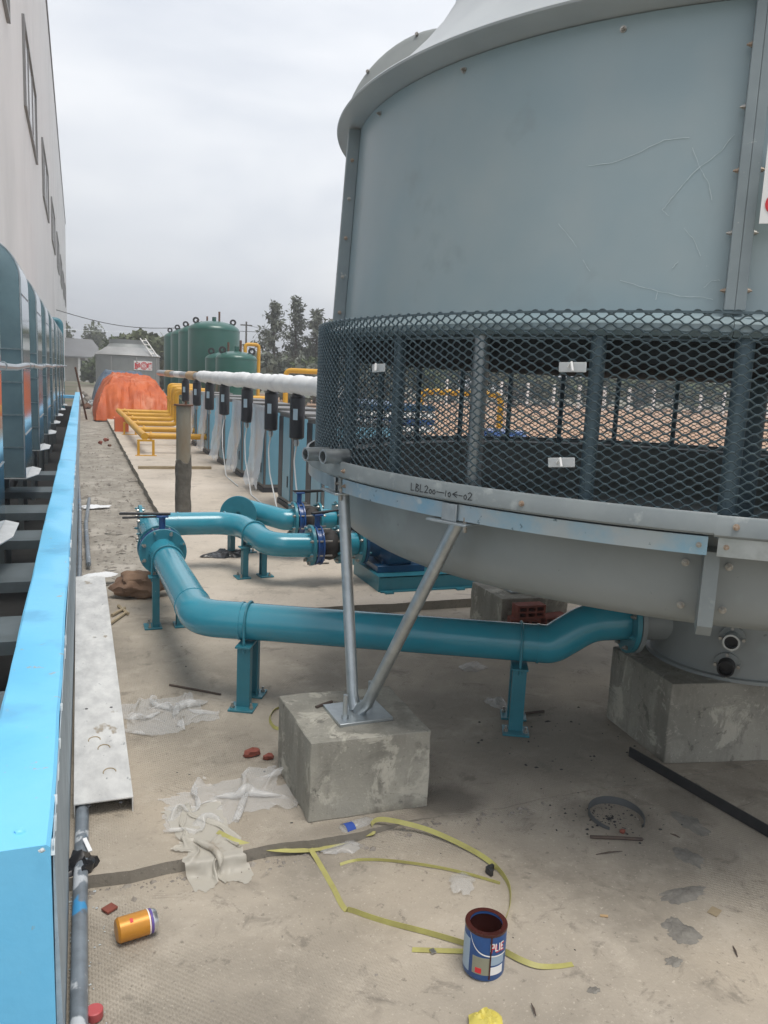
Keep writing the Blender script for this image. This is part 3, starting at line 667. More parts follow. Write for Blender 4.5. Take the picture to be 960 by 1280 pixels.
# plastic clips tying the mesh
for (px, py, rot) in ((716,459,.03),(702,578,.1),(474,460,.05)):
    a, z_ = on_cyl(px, py, TCX, TCY, 1.672)
    cc = Vector((TCX+1.674*math.cos(a), TCY+1.674*math.sin(a), z_)); ea = Vector((-math.sin(a), math.cos(a), rot)); er = Vector((math.cos(a), math.sin(a), 0))
    cl = MB().obox(cc, (.075,.004,.026), ea, er).build('mesh_clip', 'clip', tw, bevel=.002)
    MB().tube([cc+er*.004+ea*-.01, cc+er*.012+Vector((0,0,.012)), cc+er*.016+ea*.006+Vector((0,0,-.01))], .004, 6).build('tie', 'white', cl)
# rim, angle bar, bowl in eight segments
for k, a in enumerate(JS):
    b = a + PI/4; dz = (.004 if k % 2 else 0.) if k in (0, 1, 6, 7) else -.030
    rp_ = [(1.640,1.150),(1.700,1.150+dz),(1.706,1.156+dz),(1.704,1.200+dz),(1.700,1.206+dz),(1.692,1.205+dz),(1.694,1.162+dz),(1.64,1.158)]
    rs = arc_loc(MB().sector(rp_, a+.003, b+.004, 36)).build('rim_segment', 'rim', tw, smooth=35)
    for q in (.04, .63): bolt_at(rs, a+(b-a)*q, 1.704, 1.180, 'bolt_rust', .7)
    ab = [(1.640,1.148),(1.692,1.148),(1.692,1.100),(1.686,1.100),(1.686,1.142),(1.640,1.142)]
    ang = arc_loc(MB().sector(ab, a+.010, b-.004, 36)).build('angle_bar', 'galvblue' if k in (7,) else 'galv', tw, smooth=35)
    bolt_at(ang, a+.022, 1.692, 1.125, 'bolt_rust', .6); bolt_at(ang, b-.016, 1.692, 1.125, 'bolt', .6)
BJ = [R(-191.5)] + PJ[1:6] + [R(-191.5)+2*PI]
for k in range(6):
    a, b = BJ[k], BJ[k+1]
    bo = [(1.645,1.141),(1.560,1.136),(1.558,1.06),(1.550,.965),(1.522,.895),(1.46,.858),(1.30,.838),(1.0,.808),(.6,.765),(.34,.735)]
    bp = bo + [(r-.01, z_+.014) for r, z_ in reversed(bo)]
    bs = arc_loc(MB().sector(bp, a, b, 40)).build('bowl_segment', 'frp_lo', tw, smooth=40)
    ga = [(r+.012 if r > 1.2 else r+.003, z_-.010) for r, z_ in bo[1:-1]] + [(r-.004, z_+.004) for r, z_ in reversed(bo[1:-1])]
    if k != 1: arc_loc(MB().sector(ga, a-.008, a+.008, 2)).build('seam_gasket', 'gasket', bs, smooth=40)
    fl_ = [(r+.035, z_-.03) for r, z_ in bo[1:4]] + [(bo[4][0]+.02, bo[4][1]-.03), (1.47,.845),(1.42,.86)] + [(1.46,.884)] + [(r, z_) for r, z_ in reversed(bo[1:5])]
    fa = a + .006
    if k == 1: arc_loc(MB().sector([(1.560,1.10),(1.640,1.10),(1.640,.90),(1.615,.87),(1.53,.88),(1.53,.93),(1.555,.99)], fa-.010, fa+.013, 1)).build('rib', 'rim', bs, smooth=0)
    for (r_, z_, t_) in ((1.560,1.05,.04),(1.535,.925,.04),(1.560,1.05,-.03),(1.535,.925,-.03)):
        bolt_at(bs, a+t_, r_, z_, 'bolt', .85)
# sump with outlets
SX, SY, SR = 2.74, 2.66, .355
m = MB().sector([(.02,BZ2),(SR+.02,BZ2),(SR+.02,BZ2+.014),(SR,BZ2+.016),(SR,.60),(SR+.03,.77),(.3,.78),(.3,.4),(.02,.38)], 0, 2*PI, 72, SX, SY)
m.build('sump', 'frp_lo', tw, smooth=40)
for px, py in ((915,800),(908,833)):
    a, z_ = on_cyl(px, py, SX, SY, SR+.03); d = Vector((math.cos(a), math.sin(a), 0)); d2 = (d + Vector((-.35,-.3,0))).normalized(); c_ = Vector((SX, SY, z_)) + d*(SR-.005)
    nb = MB(); nb.ring(c_+d2*.012, d2, .028, .052, .012, 24); ob = nb.build('outlet_collar', 'frp_lo', tw)
    tb = MB(); tb.ring(c_+d2*.04, d2, .026, .033, .075, 24); tb.cyl(c_+d2*.005, c_+d2*.02, .028, 20); tb.build('outlet_nipple', 'galv' if py < 820 else 'gasket', ob)
    MB().cyl(c_+d2*.01, c_+d2*.045, .0255, 20).build('nipple_bore', 'black', ob)
    uu = d2.orthogonal().normalized(); vv = d2.cross(uu)
    for i in range(4):
        P = c_ + d2*.018 + (uu*math.cos(i*PI/2+.7)+vv*math.sin(i*PI/2+.7))*.044
        MB().cyl(P, P+d2*.012, .007, 6).build('bolt', 'bolt', ob)
# overflow stubs through the mesh at the left edge
for px, py in ((408,568),(432,571)):
    a, z_ = on_cyl(px, py, TCX, TCY, 1.67); P = Vector((TCX+1.60*math.cos(a), TCY+1.60*math.sin(a), z_+.004)); d = Vector((-.97,-.24,0))
    MB().ring(P+d*.07, d, .019, .026, .20, 20).build('overflow_stub', 'galv', tw)
# struts: V pairs from four footings
def strut_set(ang, zt, foot=None):
    a0 = R(ang); f = foot or Vector((TCX+1.60*math.cos(a0), TCY+1.60*math.sin(a0), zt))
    fp = MB().obox((f.x, f.y, zt+.006), (.205,.185,.012), (1,.05,0)).build('foot_plate', 'galv', tw, bevel=.002)
    for sx_, sy_ in ((-.065,-.05),(.065,.05)):
        MB().cyl((f.x+sx_,f.y+sy_,zt+.011),(f.x+sx_,f.y+sy_,zt+.10),.009,10).build('anchor_bolt', 'galv', fp)
        MB().cyl((f.x+sx_,f.y+sy_,zt+.0112),(f.x+sx_,f.y+sy_,zt+.026),.013,6).build('nut', 'galv', fp)
    for da in (-2.2, 20.0) if ang < -100 else (-11, 11):
        a = R(ang + da); t_ = Vector((TCX+1.655*math.cos(a), TCY+1.655*math.sin(a), 1.092))
        dirn = (t_-f).normalized(); side = Vector((t_.x-f.x, t_.y-f.y, 0)); side = side.normalized()*.03 if side.length > .01 else Vector()
        b_ = f + side + Vector((0,0,.012))
        MB().tube([b_ - side*.6, b_ + Vector((0,0,.02)) - side*.2, b_+ (t_-b_)*.06, t_-Vector((0,0,.004))], [.024,.023,.021,.021], 16).build('strut', 'galv', tw)
        er = Vector((math.cos(a), math.sin(a), 0)); ea = Vector((-math.sin(a), math.cos(a), 0))
        br = MB().obox(t_+er*.012+Vector((0,0,.0)), (.15,.10,.007), ea, er).build('bracket', 'galv', tw, bevel=.0015)
        MB().obox(t_+er*.044+Vector((0,0,.030)), (.055,.006,.052), ea, er).build('lug', 'galv', br, bevel=.0015)
        MB().cyl(t_+er*.03+ea*.05+Vector((0,0,-.025)), t_+er*.03+ea*.05+Vector((0,0,.02)), .007, 8).build('bolt', 'bolt', br)
fA = g(447, 889, BZ+.01)
strut_set(-174, BZ, Vector((fA.x, fA.y, BZ)))
strut_set(85, .24, Vector((fB.x, fB.y, .24)))
strut_set(-88, 0.0); strut_set(0, 0.0)
# name plate (white with red roundel) beside the joint, and the marker writing on the rim
a0, z0_ = on_cyl(949, 279, TCX, TCY, 1.655); a1 = a0 + .34
MB().sector([(1.648,z0_),(1.651,z0_),(1.645,z0_+.20),(1.642,z0_+.20)], a0, a1, 12, TCX, TCY).build('name_plate', 'white', tw, smooth=30)
rg = MB(); zc = z0_+.045; n_ = 40
for i in range(n_):
    t_ = 2*PI*i/n_
    for r_ in (.016, .026):
        aa = a0 + .021 + r_*math.cos(t_)/1.65 ; rg.v.append(Vector((TCX+1.6515*math.cos(aa), TCY+1.6515*math.sin(aa), zc + r_*math.sin(t_))))
rg.f = [(2*i, 2*i+1, 2*((i+1)%n_)+1, 2*((i+1)%n_)) for i in range(n_)]
rg.build('plate_mark', 'red', tw, smooth=0)
GLY = {'L': [[(0,1),(-.02,0),(.5,.05)]], 'B': [[(.05,1),(0,0)],[(.05,1),(.45,.85),(.1,.55),(.55,.3),(.4,.02),(0,0)]],
       '2': [[(0,.8),(.25,1),(.5,.8),(.3,.4),(0,.02),(.55,.05)]], '0': [[(.25,.62),(.05,.4),(.1,.08),(.3,.02),(.45,.3),(.3,.6),(.25,.62)]],
       '-': [[(0,.42),(1.1,.40)]], '1': [[(.1,.75),(.05,0)]], 'E': [[(.7,.85),(.1,.45),(.7,.1)],[(.1,.45),(.8,.42)]], '_': [[(0,.4),(.5,.4)]]}
at0, zt0 = on_cyl(514, 612, TCX, TCY, 1.7055); at1, _ = on_cyl(591, 618, TCX, TCY, 1.7055)
seq = [('L',.75),('B',.75),('L',.7),('2',.65),('0',.55),('0',.65),('-',1.25),('1',.35),('0',.6),('E',.95),('_',.65),('0',.6),('2',.6)]
tot = sum(q for _, q in seq); u0 = 0; wr = MB(); HT = .022
def mark(a, z_): return Vector((TCX+1.7062*math.cos(a), TCY+1.7062*math.sin(a), z_))
for ch, adv in seq:
    for st in GLY[ch]:
        for (x0,y0),(x1,y1) in zip(st[:-1], st[1:]):
            A = (at0+(at1-at0)*(u0+x0)/tot, 1.168+y0*HT); Bq = (at0+(at1-at0)*(u0+x1)/tot, 1.168+y1*HT)
            P, Q = mark(*A), mark(*Bq); d = (Q-P).normalized(); er = Vector((math.cos(A[0]), math.sin(A[0]), 0)); nn = d.cross(er)*.0013
            wr.add([P-nn-d*.0008, Q-nn+d*.0008, Q+nn+d*.0008, P+nn-d*.0008], [(0,1,2,3)])
    u0 += adv
wr.build('marker_writing', 'ink', tw, smooth=0)
# scratches on the shell panel facing the camera
scr = [[(735,207),(765,204),(800,190),(830,175),(870,171)],[(918,168),(900,190),(870,212),(842,245),(828,262),(838,272)],[(866,185),(874,208),(886,230),(891,255)],
       [(855,285),(868,300),(878,325)],[(775,350),(815,362),(850,370),(880,372),(895,375)],[(698,280),(715,300),(722,312)],[(728,325),(740,342)],[(880,360),(890,350),(903,350)],[(820,375),(822,360)],[(840,335),(850,325)]]
for st in scr:
    pts = []; sm = MB()
    for (x0,y0),(x1,y1) in zip(st[:-1], st[1:]):
        for k in range(5): pts.append((x0+(x1-x0)*k/5+random.uniform(-.6,.6), y0+(y1-y0)*k/5+random.uniform(-.6,.6)))
    pr = []
    for px, py in pts:
        a, z_ = on_cyl(px, py, TCX, TCY, 1.62); rr = shell_r(z_)+.0016; a, z_ = on_cyl(px, py, TCX, TCY, rr)
        pr.append((Vector((TCX+rr*math.cos(a), TCY+rr*math.sin(a), z_)), Vector((math.cos(a), math.sin(a), 0))))
    for (P, n0), (Q, n1_) in zip(pr[:-1], pr[1:]):
        d = (Q-P).normalized(); nn = d.cross(n0)*random.uniform(.0005,.0012)
        sm.add([P-nn, Q-nn, Q+nn, P+nn], [(0,1,2,3)])
    sm.build('scratch', 'scratch', tw, smooth=0)

# ================================================================== TEAL WATER PIPES
PR = .084
def flange(parent, c, d, m_='tealfl', r=.142, t=.022, nb=8, bolts=True, name='flange', r0=.02):
    c = Vector(c); d = Vector(d).normalized()
    fo = MB().ring(c, d, r0, r, t, 40).build(name, m_, parent, bevel=.002)
    u = d.orthogonal().normalized(); v = d.cross(u)
    if bolts:
        for i in range(nb):
            a = 2*PI*(i+.5)/nb; P = c + (u*math.cos(a)+v*math.sin(a))*(r*.84)
            b = MB(); b.cyl(P-d*(t/2+.012), P+d*(t/2+.012), .011, 6); b.cyl(P-d*(t/2+.022), P+d*(t/2+.022), .006, 8); b.build('bolt', 'bolt' if i % 3 else 'tealfl', fo)
    return fo
def ubolt(parent, c, d, r=PR, drop=.12):
    c = Vector(c); d = Vector(d).normalized(); s = d.cross(Vector((0,0,1))).normalized()
    pts = [c + s*(r+.006) - Vector((0,0,drop))] + [c + (s*math.cos(R(k*12)) + Vector((0,0,1))*math.sin(R(k*12)))*(r+.006) for k in range(16)] + [c - s*(r+.006) - Vector((0,0,drop))]
    return MB().tube(pts, .006, 8).build('u_bolt', 'tealfl', parent)
def support(c, d, ztop, z0, label, gap=.085, w=.06):
    """two channel posts either side of the pipe line, foot plates, saddle plate"""
    c = Vector(c); d = Vector((d[0], d[1], 0)).normalized(); s = Vector((-d.y, d.x, 0))
    t = thing('pipe_support', (c.x, c.y, z0), label, 'pipe support', 'teal supports under the water pipes')
    for sg in (-1, 1):
        P = c + s*gap*sg
        m = MB(); m.obox((P.x,P.y,(z0+.008+ztop)/2), (w,.006,ztop-z0-.008), d, s); m.obox(P+d*(w/2-.003)-s*.018*sg+Vector((0,0,(z0+.008+ztop)/2-P.z)), (.006,.036,ztop-z0-.01), d, s); m.obox(P-d*(w/2-.003)-s*.018*sg+Vector((0,0,(z0+.008+ztop)/2-P.z)), (.006,.036,ztop-z0-.01), d, s)
        m.build('post', 'tealsup', t, smooth=0)
        fp = MB().obox((P.x,P.y,z0+.005), (.115,.10,.009), d, s).build('foot_plate', 'tealsup', t, bevel=.0015)
        for e in (-1, 1):
            q = P + d*.043*e + s*.02*sg
            b = MB(); b.cyl((q.x,q.y,z0+.009),(q.x,q.y,z0+.02),.010,6); b.cyl((q.x,q.y,z0+.02),(q.x,q.y,z0+.035),.006,8); b.build('bolt', 'bolt', fp)
    MB().obox((c.x,c.y,ztop+.004), (w+.01, gap*2+.05, .008), d, s).build('saddle', 'tealsup', t, bevel=.001)
    return t
PZ = .385
main = thing('water_pipe', (1.2, 3.3, PZ), 'long teal water pipe elbowing round to the sump of the cooling tower', 'pipe')
fs = Vector((.47, 4.93, .40)); P2 = Vector((.505, 3.60, PZ)); P3 = Vector((1.93, 2.885, PZ)); P4 = Vector((2.08, 2.83, .495)); P5 = Vector((2.235, 2.785, .505))
e1 = P2 + (fs-P2).normalized()*.20; e2 = P2 + (P3-P2).normalized()*.20
MB().tube([fs, e1], PR, 32).build('pipe_run', 'teal', main)
MB().tube(fillet([e1, P2, e2], .19, 10), PR+.0015, 32, False).build('elbow', 'teal', main)
MB().tube([e2, P3 - (P3-P2).normalized()*.06], PR, 32).build('pipe_run', 'teal', main)
MB().tube(fillet([P3 - (P3-P2).normalized()*.06, P3, P4, P5], .22, 10), PR+.001, 32).build('bend', 'teal', main)
for P, d in ((e1, fs-P2), (e2, P3-P2), (P3 - (P3-P2).normalized()*.06, P3-P2)):
    MB().ring(P, d, PR-.002, PR+.004, .010, 36).build('weld_seam', 'teal', main)
flange(main, fs+Vector((0,.011,0)), fs-P2)
dd = (P5-P4); dd.z = 0; dd.normalize()
flange(main, P5+dd*.011, dd)
sf = flange(tw, P5+dd*.036, dd, 'rim', bolts=False, name='sump_flange')
MB().cyl(P5+dd*.04, P5+dd*.22, .083, 28).build('sump_inlet', 'frp_lo', tw)
d1 = (P3-P2).normalized()
s1 = P2 + d1*.235; s2 = P2 + d1*1.46; sL = fs + (P2-fs).normalized()*.22
for s_, d_ in ((s1, d1), (s2, d1), (sL, (P2-fs).normalized())): ubolt(main, s_, d_)
support(s1, d1, PZ-PR-.012, 0, 'teal steel support under the elbow of the long water pipe')
support(s2, d1, PZ-PR-.012, 0, 'teal steel support under the long pipe near the cooling tower sump')
support(sL, (0,1), sL.z-PR-.012, 0, 'teal steel support behind the valve end of the long pipe')

def valve(c, d, label, handle=(1,0,0), r=.125, t=.055):
    c = Vector(c); d = Vector(d).normalized()
    v = thing('butterfly_valve', c, label, 'valve', 'blue butterfly valves on the teal pipes')
    body = MB(); body.ring(c, d, .03, r, t*.55, 36); body.ring(c-d*t*.34, d, .03, r+.014, .012, 36); body.ring(c+d*t*.34, d, .03, r+.014, .012, 36); body.build('body', 'valveblue', v, bevel=.002)
    MB().cyl(c+Vector((0,0,r-.01)), c+Vector((0,0,r+.085)), .020, 14).build('neck', 'valveblue', v)
    MB().obox(c+Vector((0,0,r+.09)), (.07,.07,.012), (1,0,0)).build('lever_plate', 'valveblue', v, bevel=.002)
    h = Vector(handle).normalized(); k = Vector((0,0,1)).cross(h)
    MB().obox(c+Vector((0,0,r+.103))+h*.10, (.30,.034,.012), h, k).build('lever', 'black', v, bevel=.002)
    MB().obox(c+Vector((0,0,r+.088))+h*.11+k*.035, (.24,.022,.010), h+k*.25, k).build('trigger', 'black', v, bevel=.002)
    u = d.orthogonal().normalized(); w_ = d.cross(u)
    for i in range(8):
        a = 2*PI*(i+.5)/8; P = c + (u*math.cos(a)+w_*math.sin(a))*(r+.006)
        MB().cyl(P-d*(t/2+.05), P+d*(t/2+.05), .006, 8).build('tie_rod', 'bolt', v)
    return v
vm = fs + Vector((0,.06,0)); valve(vm, (0,1,0), 'blue butterfly valve with black lever where the long pipe joins the header', (-1,.15,0))
# header pipe A on the pad
hz = .40
pa = thing('header_pipe', (1.0, 5.6, hz), 'teal header pipe with blind end flange, curving down to the front pump', 'pipe')
A0 = Vector((.50,5.86,hz)); A1 = Vector((1.10,5.86,hz)); A2 = Vector((1.21,5.27,.35)); A3 = Vector((1.49,5.25,.345))
MB().tube(fillet([A0, A1, A2, A3], .25, 12), PR, 32).build('pipe_run', 'teal', pa)
MB().tube([(.47,5.80,hz),(.47,5.10,hz)], PR*.98, 28).build('branch', 'teal', pa)
MB().tube([(.47,5.86,hz),(.52,5.86,hz)], PR*1.0, 28).build('header_end', 'teal', pa)
flange(pa, (.40,5.86,hz), (1,0,0)); MB().tube([(.41,5.86,hz),(.50,5.86,hz)], PR, 28).build('end_stub', 'teal', pa)
flange(pa, (.47,5.08,hz), (0,1,0)); flange(pa, A3, (1,0,0))
for q in (A0+Vector((.16,0,0)), A0+Vector((.50,0,0))): MB().ring(q, (1,0,0), PR-.002, PR+.004, .010, 36).build('weld_seam', 'teal', pa)
ubolt(pa, (1.16,5.55,.374), (.1,-1,0))
support((1.16,5.55,0), (.1,-1), .374-PR-.012, .06, 'teal steel support under the curved header pipe on the pad')
valve(A3+Vector((.045,0,0)), (1,0,0), 'blue butterfly valve with black lever in front of the front pump', (.9,.5,0))
# second line behind
pb2 = thing('suction_pipe', (1.3, 6.1, hz), 'teal pipe with a round blind flange behind the header pipe', 'pipe')
flange(pb2, (1.15,6.12,.42), (-.35,-1,.0), bolts=False)
MB().tube(fillet([(1.17,6.14,.42),(1.24,6.36,.42),(1.5,6.05,hz-.02),(1.56,6.05,hz-.02)], .12), PR, 28).build('pipe_run', 'teal', pb2)
flange(pb2, (1.57,6.05,hz-.02), (1,0,0))
support((1.2,6.34,0), (.3,-1), .42-PR-.012, .06, 'teal steel support under the round blind flange')
valve((1.615,6.05,hz-.02), (1,0,0), 'blue butterfly valve on the pipe of the rear pump, with raised lever', (.9,.1,0))
def pump(cx, cy, label, z=.345):
    t = thing('water_pump', (cx+.5, cy, .06), label, 'pump', 'blue water pumps on the pad')
    j = MB(); j.tube([(cx,cy,z),(cx+.02,cy,z),(cx+.05,cy,z),(cx+.08,cy,z),(cx+.10,cy,z)], [.085,.10,.108,.10,.085], 28); j.build('expansion_joint', 'rubber', t)
    flange(t, (cx+.115,cy,z), (1,0,0), r=.135, t=.02)
    MB().tube([(cx+.12,cy,z),(cx+.25,cy,z)], [.084,.078], 28).build('reducer', 'teal', t)
    flange(t, (cx+.27,cy,z), (1,0,0)); flange(t, (cx+.297,cy,z), (1,0,0), 'pumpblue')
    b = MB(); b.tube([(cx+.30,cy,z),(cx+.40,cy,z),(cx+.44,cy,z+.01),(cx+.62,cy,z+.01),(cx+.66,cy,z)], [.085,.10,.20,.20,.12], 32); b.build('volute', 'pumpblue', t)
    MB().tube([(cx+.53,cy+.13,z),(cx+.53,cy+.15,z+.18),(cx+.53,cy+.15,z+.34)], [.09,.08,.08], 24).build('discharge', 'pumpblue', t)
    MB().tube([(cx+.66,cy,z),(cx+.80,cy,z),(cx+.82,cy,z),(cx+1.3,cy,z),(cx+1.34,cy,z)], [.08,.09,.15,.15,.12], 24).build('motor', 'pumpblue', t)
    MB().box(cx+.36,cx+.72,cy-.16,cy+.16,.165,.215).build('pump_foot', 'pumpblue', t, bevel=.004)
    MB().box(cx+.42,cx+.64,cy-.10,cy+.10,.21,.30).build('pedestal', 'pumpblue', t, bevel=.01)
    f = MB(); x0, x1, hw = cx+.34, cx+1.45, .27
    f.box(x0,x1,cy-hw,cy-hw+.01,.06,.165); f.box(x0,x1,cy-hw,cy-.16,.157,.1649); f.box(x0,x1,cy-hw-.03,cy-hw+.05,.0601,.068)
    f.box(x0,x1,cy+hw-.01,cy+hw,.06,.165); f.box(x0,x1,cy+.16,cy+hw,.157,.1649); f.box(x0-.008,x0,cy-hw,cy+hw,.06,.165); f.box(x1,x1+.008,cy-hw,cy+hw,.06,.165)
    f.box(x0,x1,cy-.16,cy+.16,.155,.1648)
    f.build('base_frame', 'tealsup', t, smooth=0)
    for xx in (.36, .9): MB().box(cx+xx,cx+xx+.06,cy-.34,cy-.302,.06,.07).build('hold_down', 'tealsup', t, smooth=0)
    return t
pump(A3.x+.085, 5.25, 'dark blue water pump on a teal frame at the front edge of the pad')
pump(1.66, 6.05, 'dark blue water pump behind the front pump', hz-.02)
# rusty standing pipe
rp0 = Vector((.93,7.79,.06)); t = thing('standing_pipe', rp0, 'rusty grey upright pipe with a dark cement coated lower half', 'pipe')
MB().tube([rp0+Vector((0,0,.5)), rp0+Vector((0,0,1.11))], .068, 24).build('pipe_run', 'rust', t)
m = MB(); n_ = 28
for i in range(20):
    zz = i/19*.60
    for k in range(n_):
        a = 2*PI*k/n_; r_ = .073 + .010*fbm(math.cos(a)*2, math.sin(a)*2, zz*5) + (.02*(1-zz/.08) if zz < .08 else 0); zt = zz*(1+ .12*fbm(math.cos(a)*1.5, math.sin(a)*1.5, 9)) if i == 19 else zz
        m.v.append(rp0 + Vector((r_*math.cos(a), r_*math.sin(a), zt)))
m.f = [(i*n_+k, i*n_+(k+1)%n_, (i+1)*n_+(k+1)%n_, (i+1)*n_+k) for i in range(19) for k in range(n_)] + [tuple(range(19*n_, 20*n_))]
m.build('cement_coat', 'cement', t)
MB().cyl(rp0+Vector((0,0,1.11)), rp0+Vector((0,0,1.125)), .09, 24).build('cap', 'rustdark', t)
MB().cyl(rp0+Vector((.02,0,1.125)), rp0+Vector((.02,0,1.16)), .012, 8).build('stud', 'rustdark', t)
# ================================================================== DRYERS, FILTERS, INSULATED PIPE
ip = thing('insulated_pipe', (2.05, 7, 1.41), 'white foam insulated air pipe running above the black filters', 'pipe')
Y = 6.6; k = 0
while Y < 14.4:
    L_ = random.uniform(.5, .8); n_ = 6
    pts = [(2.05+random.uniform(-.006,.006), Y+L_*i/n_, 1.41+random.uniform(-.006,.006)) for i in range(n_+1)]
    MB().tube(pts, [.076]+[.094+random.uniform(-.006,.010) for _ in range(n_-1)]+[.076], 20).build('foam_sleeve', 'foam', ip); Y += L_-.01; k += 1
for a, b, mm, r_ in ((14.38,15.3,'galv',.066),(15.3,16.3,'tan',.083),(16.3,17.5,'galv',.066),(17.5,18.6,'foam',.07),(18.6,19.4,'galv',.07),(19.4,20.4,'tan',.083),(20.4,22.6,'galv',.075)):
    MB().tube([(2.05,a,1.41),(2.05,b,1.41)], r_, 18).build('pipe_section', mm, ip)
for Y in (7.25, 8.35):
    MB().tube([(2.16,Y,1.37),(2.2,Y,1.30),(2.2,Y,1.13)], .055, 16).build('branch', 'foam', ip)
def make_filter():
    t = thing('air_filter', (2.05,0,.86), 'x', 'filter', 'black air filters under the insulated pipe')
    MB().tube([(2.05,0,.87),(2.05,0,.885),(2.05,0,1.28),(2.05,0,1.30),(2.05,0,1.37)], [.055,.076,.076,.070,.02], 20).build('housing', 'filter', t)
    MB().tube([(2.05,0,1.29),(2.05,0,1.33)], [.086,.03], 20).build('cap', 'filter', t)
    MB().obox((2.012,-.0705,1.12), (.045,.003,.11), (1,-.35,0), (.35,1,0)).build('label_plate', 'filterlabel', t)
    MB().tube([(2.05,0,.87),(2.05,0,.835),(2.05,0,.80)], [.02,.03,.02], 12).build('drain', 'galv', t)
    MB().tube([(2.05,0,1.36),(2.05,0,1.40)], .02, 10).build('neck', 'filter', t)
    return t
FY = [7.85,9.02,10.42,12.17,13.63,15.18,16.87]
fl0 = make_filter()
for i, Y in enumerate(FY):
    o = fl0 if i == 0 else copy_tree(fl0)
    o.location = (2.05, Y, .86); o['label'] = '%s black air filter under the insulated pipe, counted from the cooling tower' % ORD[i]
def make_dryer():
    t = thing('air_dryer', (2.45,0,.06), 'x', 'air dryer', 'light blue air dryers in a row on the pad')
    MB().box(2.12,2.80,.0,.58,.12,1.08).build('cabinet', 'cabgrey', t, bevel=.006)
    MB().box(2.108,2.119,.03,.36,.16,1.05).build('side_panel', 'cabinet', t, bevel=.003)
    MB().box(2.108,2.119,.38,.56,.16,1.05).build('grille', 'cabdark', t, bevel=.002)
    MB().box(2.14,2.78,-.008,-.001,.16,1.05).build('end_panel', 'cabinet', t, bevel=.003)
    MB().box(2.10,2.82,-.012,.60,1.081,1.105).build('top_cover', 'cabgrey', t, bevel=.004)
    MB().box(2.11,2.81,-.004,.59,.06,.119).build('plinth', 'cabdark', t, smooth=0)
    MB().box(2.102,2.107,.10,.13,.30,.42).build('handle', 'black', t)
    return t
dr0 = make_dryer(); DY = [7.12,8.30,9.65,11.1,12.6,14.2,15.8]
for i, Y in enumerate(DY):
    o = dr0 if i == 0 else copy_tree(dr0)
    o.location = (2.45, Y, .06); o['label'] = '%s light blue air dryer cabinet, counted from the cooling tower' % ORD[i]
for i, Y in enumerate(DY[2:]):                          # loose film hanging on the farther cabinets
    m = MB(); nx, ny = 8, 10
    for b in range(ny+1):
        for a in range(nx+1):
            q = b/ny; yy = Y - .20 + .72*a/nx; zz = 1.13 - q*(.98 + .08*fbm(a*.6, i*3.3))
            m.v.append(Vector((2.085 - .09*q*q + .035*fbm(a*.9+i, b*.5, i*2.1)*(.3+q) - .02, yy - .10*q*(1 if a < 3 else 0), max(.075, zz))))
    for b in range(ny):
        for a in range(nx): m.f.append((b*(nx+1)+a, b*(nx+1)+a+1, (b+1)*(nx+1)+a+1, (b+1)*(nx+1)+a))
    tag(m.build('plastic_film', 'film', org=(2.05,Y+.1,.07)), 'clear crumpled plastic film hanging over the %s air dryer from the cooling tower' % ORD[i+2], 'plastic film', 'plastic films on the air dryers')
for i, Y in enumerate(FY[:4]):
    e = Vector((1.92, Y-1.0, .07))
    pts = []
    A_ = Vector((2.05,Y,.80)); B_ = Vector((1.97,Y-.35,.42)); 
    pts = fillet([A_, A_+Vector((-.03,-.03,-.14)), B_, e, e+Vector((-.02,-1.0 if i else -.7,0.0))], .2, 6)
    tag(MB().tube(pts, .008, 8).build('drain_hose', 'hose', org=tuple(e)), 'thin white drain hose hanging from the %s black filter from the cooling tower' % ORD[i], 'hose', 'white drain hoses of the filters')
# things behind the dryers: pipe rack with blue and white bands
rk = thing('pipe_rack', (3.6, 9.5, .06), 'low rack with blue and white stacked profiles behind the dryers', 'rack')
for i, (zz, mm) in enumerate(((.95,'white'),(1.03,'valveblue'),(1.11,'white'),(1.19,'pumpblue'))):
    MB().box(3.1,3.9,8.6,10.8,zz-.03,zz+.03).build('profile', mm, rk, smooth=0)
for yy in (8.65, 10.7): MB().box(3.2,3.8,yy,yy+.06,.06,.918).build('stand', 'cabgrey', rk, smooth=0)

# ================================================================== TANKS
def tank(cx, cy, r, ztop, label, name='air_tank', group='tall green air tanks', lug=True):
    t = thing(name, (cx, cy, .06), label, 'tank', group)
    dome = r*.38; z1 = ztop - dome; zb = .55
    prof = [(r*math.cos(R(10*k)), z1 + dome*math.sin(R(10*k))) for k in range(9)] + [(.02, ztop)]
    bott = [(.02, zb-dome)] + [(r*math.cos(R(10*k)), zb - dome*math.sin(R(10*k))) for k in range(8, -1, -1)]
    MB().lathe(bott + prof, 48, cx, cy).build('shell', 'greentank', t)
    MB().sector([(r*.72,.06),(r*.72+.02,.06),(r*.86+.02,zb-.1),(r*.86,zb-.1)], 0, 2*PI, 32, cx, cy).build('skirt', 'greentank', t)
    for zz in (zb, z1): MB().sector([(r-.002,zz-.012),(r+.006,zz-.012),(r+.006,zz+.012),(r-.002,zz+.012)], 0, 2*PI, 40, cx, cy).build('weld_band', 'greentank', t)
    for s_ in (-.72, .72):
        zz = ztop - dome*(1-math.sqrt(1-.72**2))
        MB().ring((cx+s_*r, cy-.1, zz+.08), (0,1,0), .05, .11, .04, 14).build('lifting_lug', 'black', t)
    MB().cyl((cx,cy,ztop-.02),(cx,cy,ztop+.13),.07,14).build('nozzle', 'greentank', t)
    v = MB(); v.cyl((cx+.2*r,cy,ztop-.04),(cx+.2*r,cy,ztop+.32),.035,10); v.build('relief_valve', 'rustdark', t)
    return t
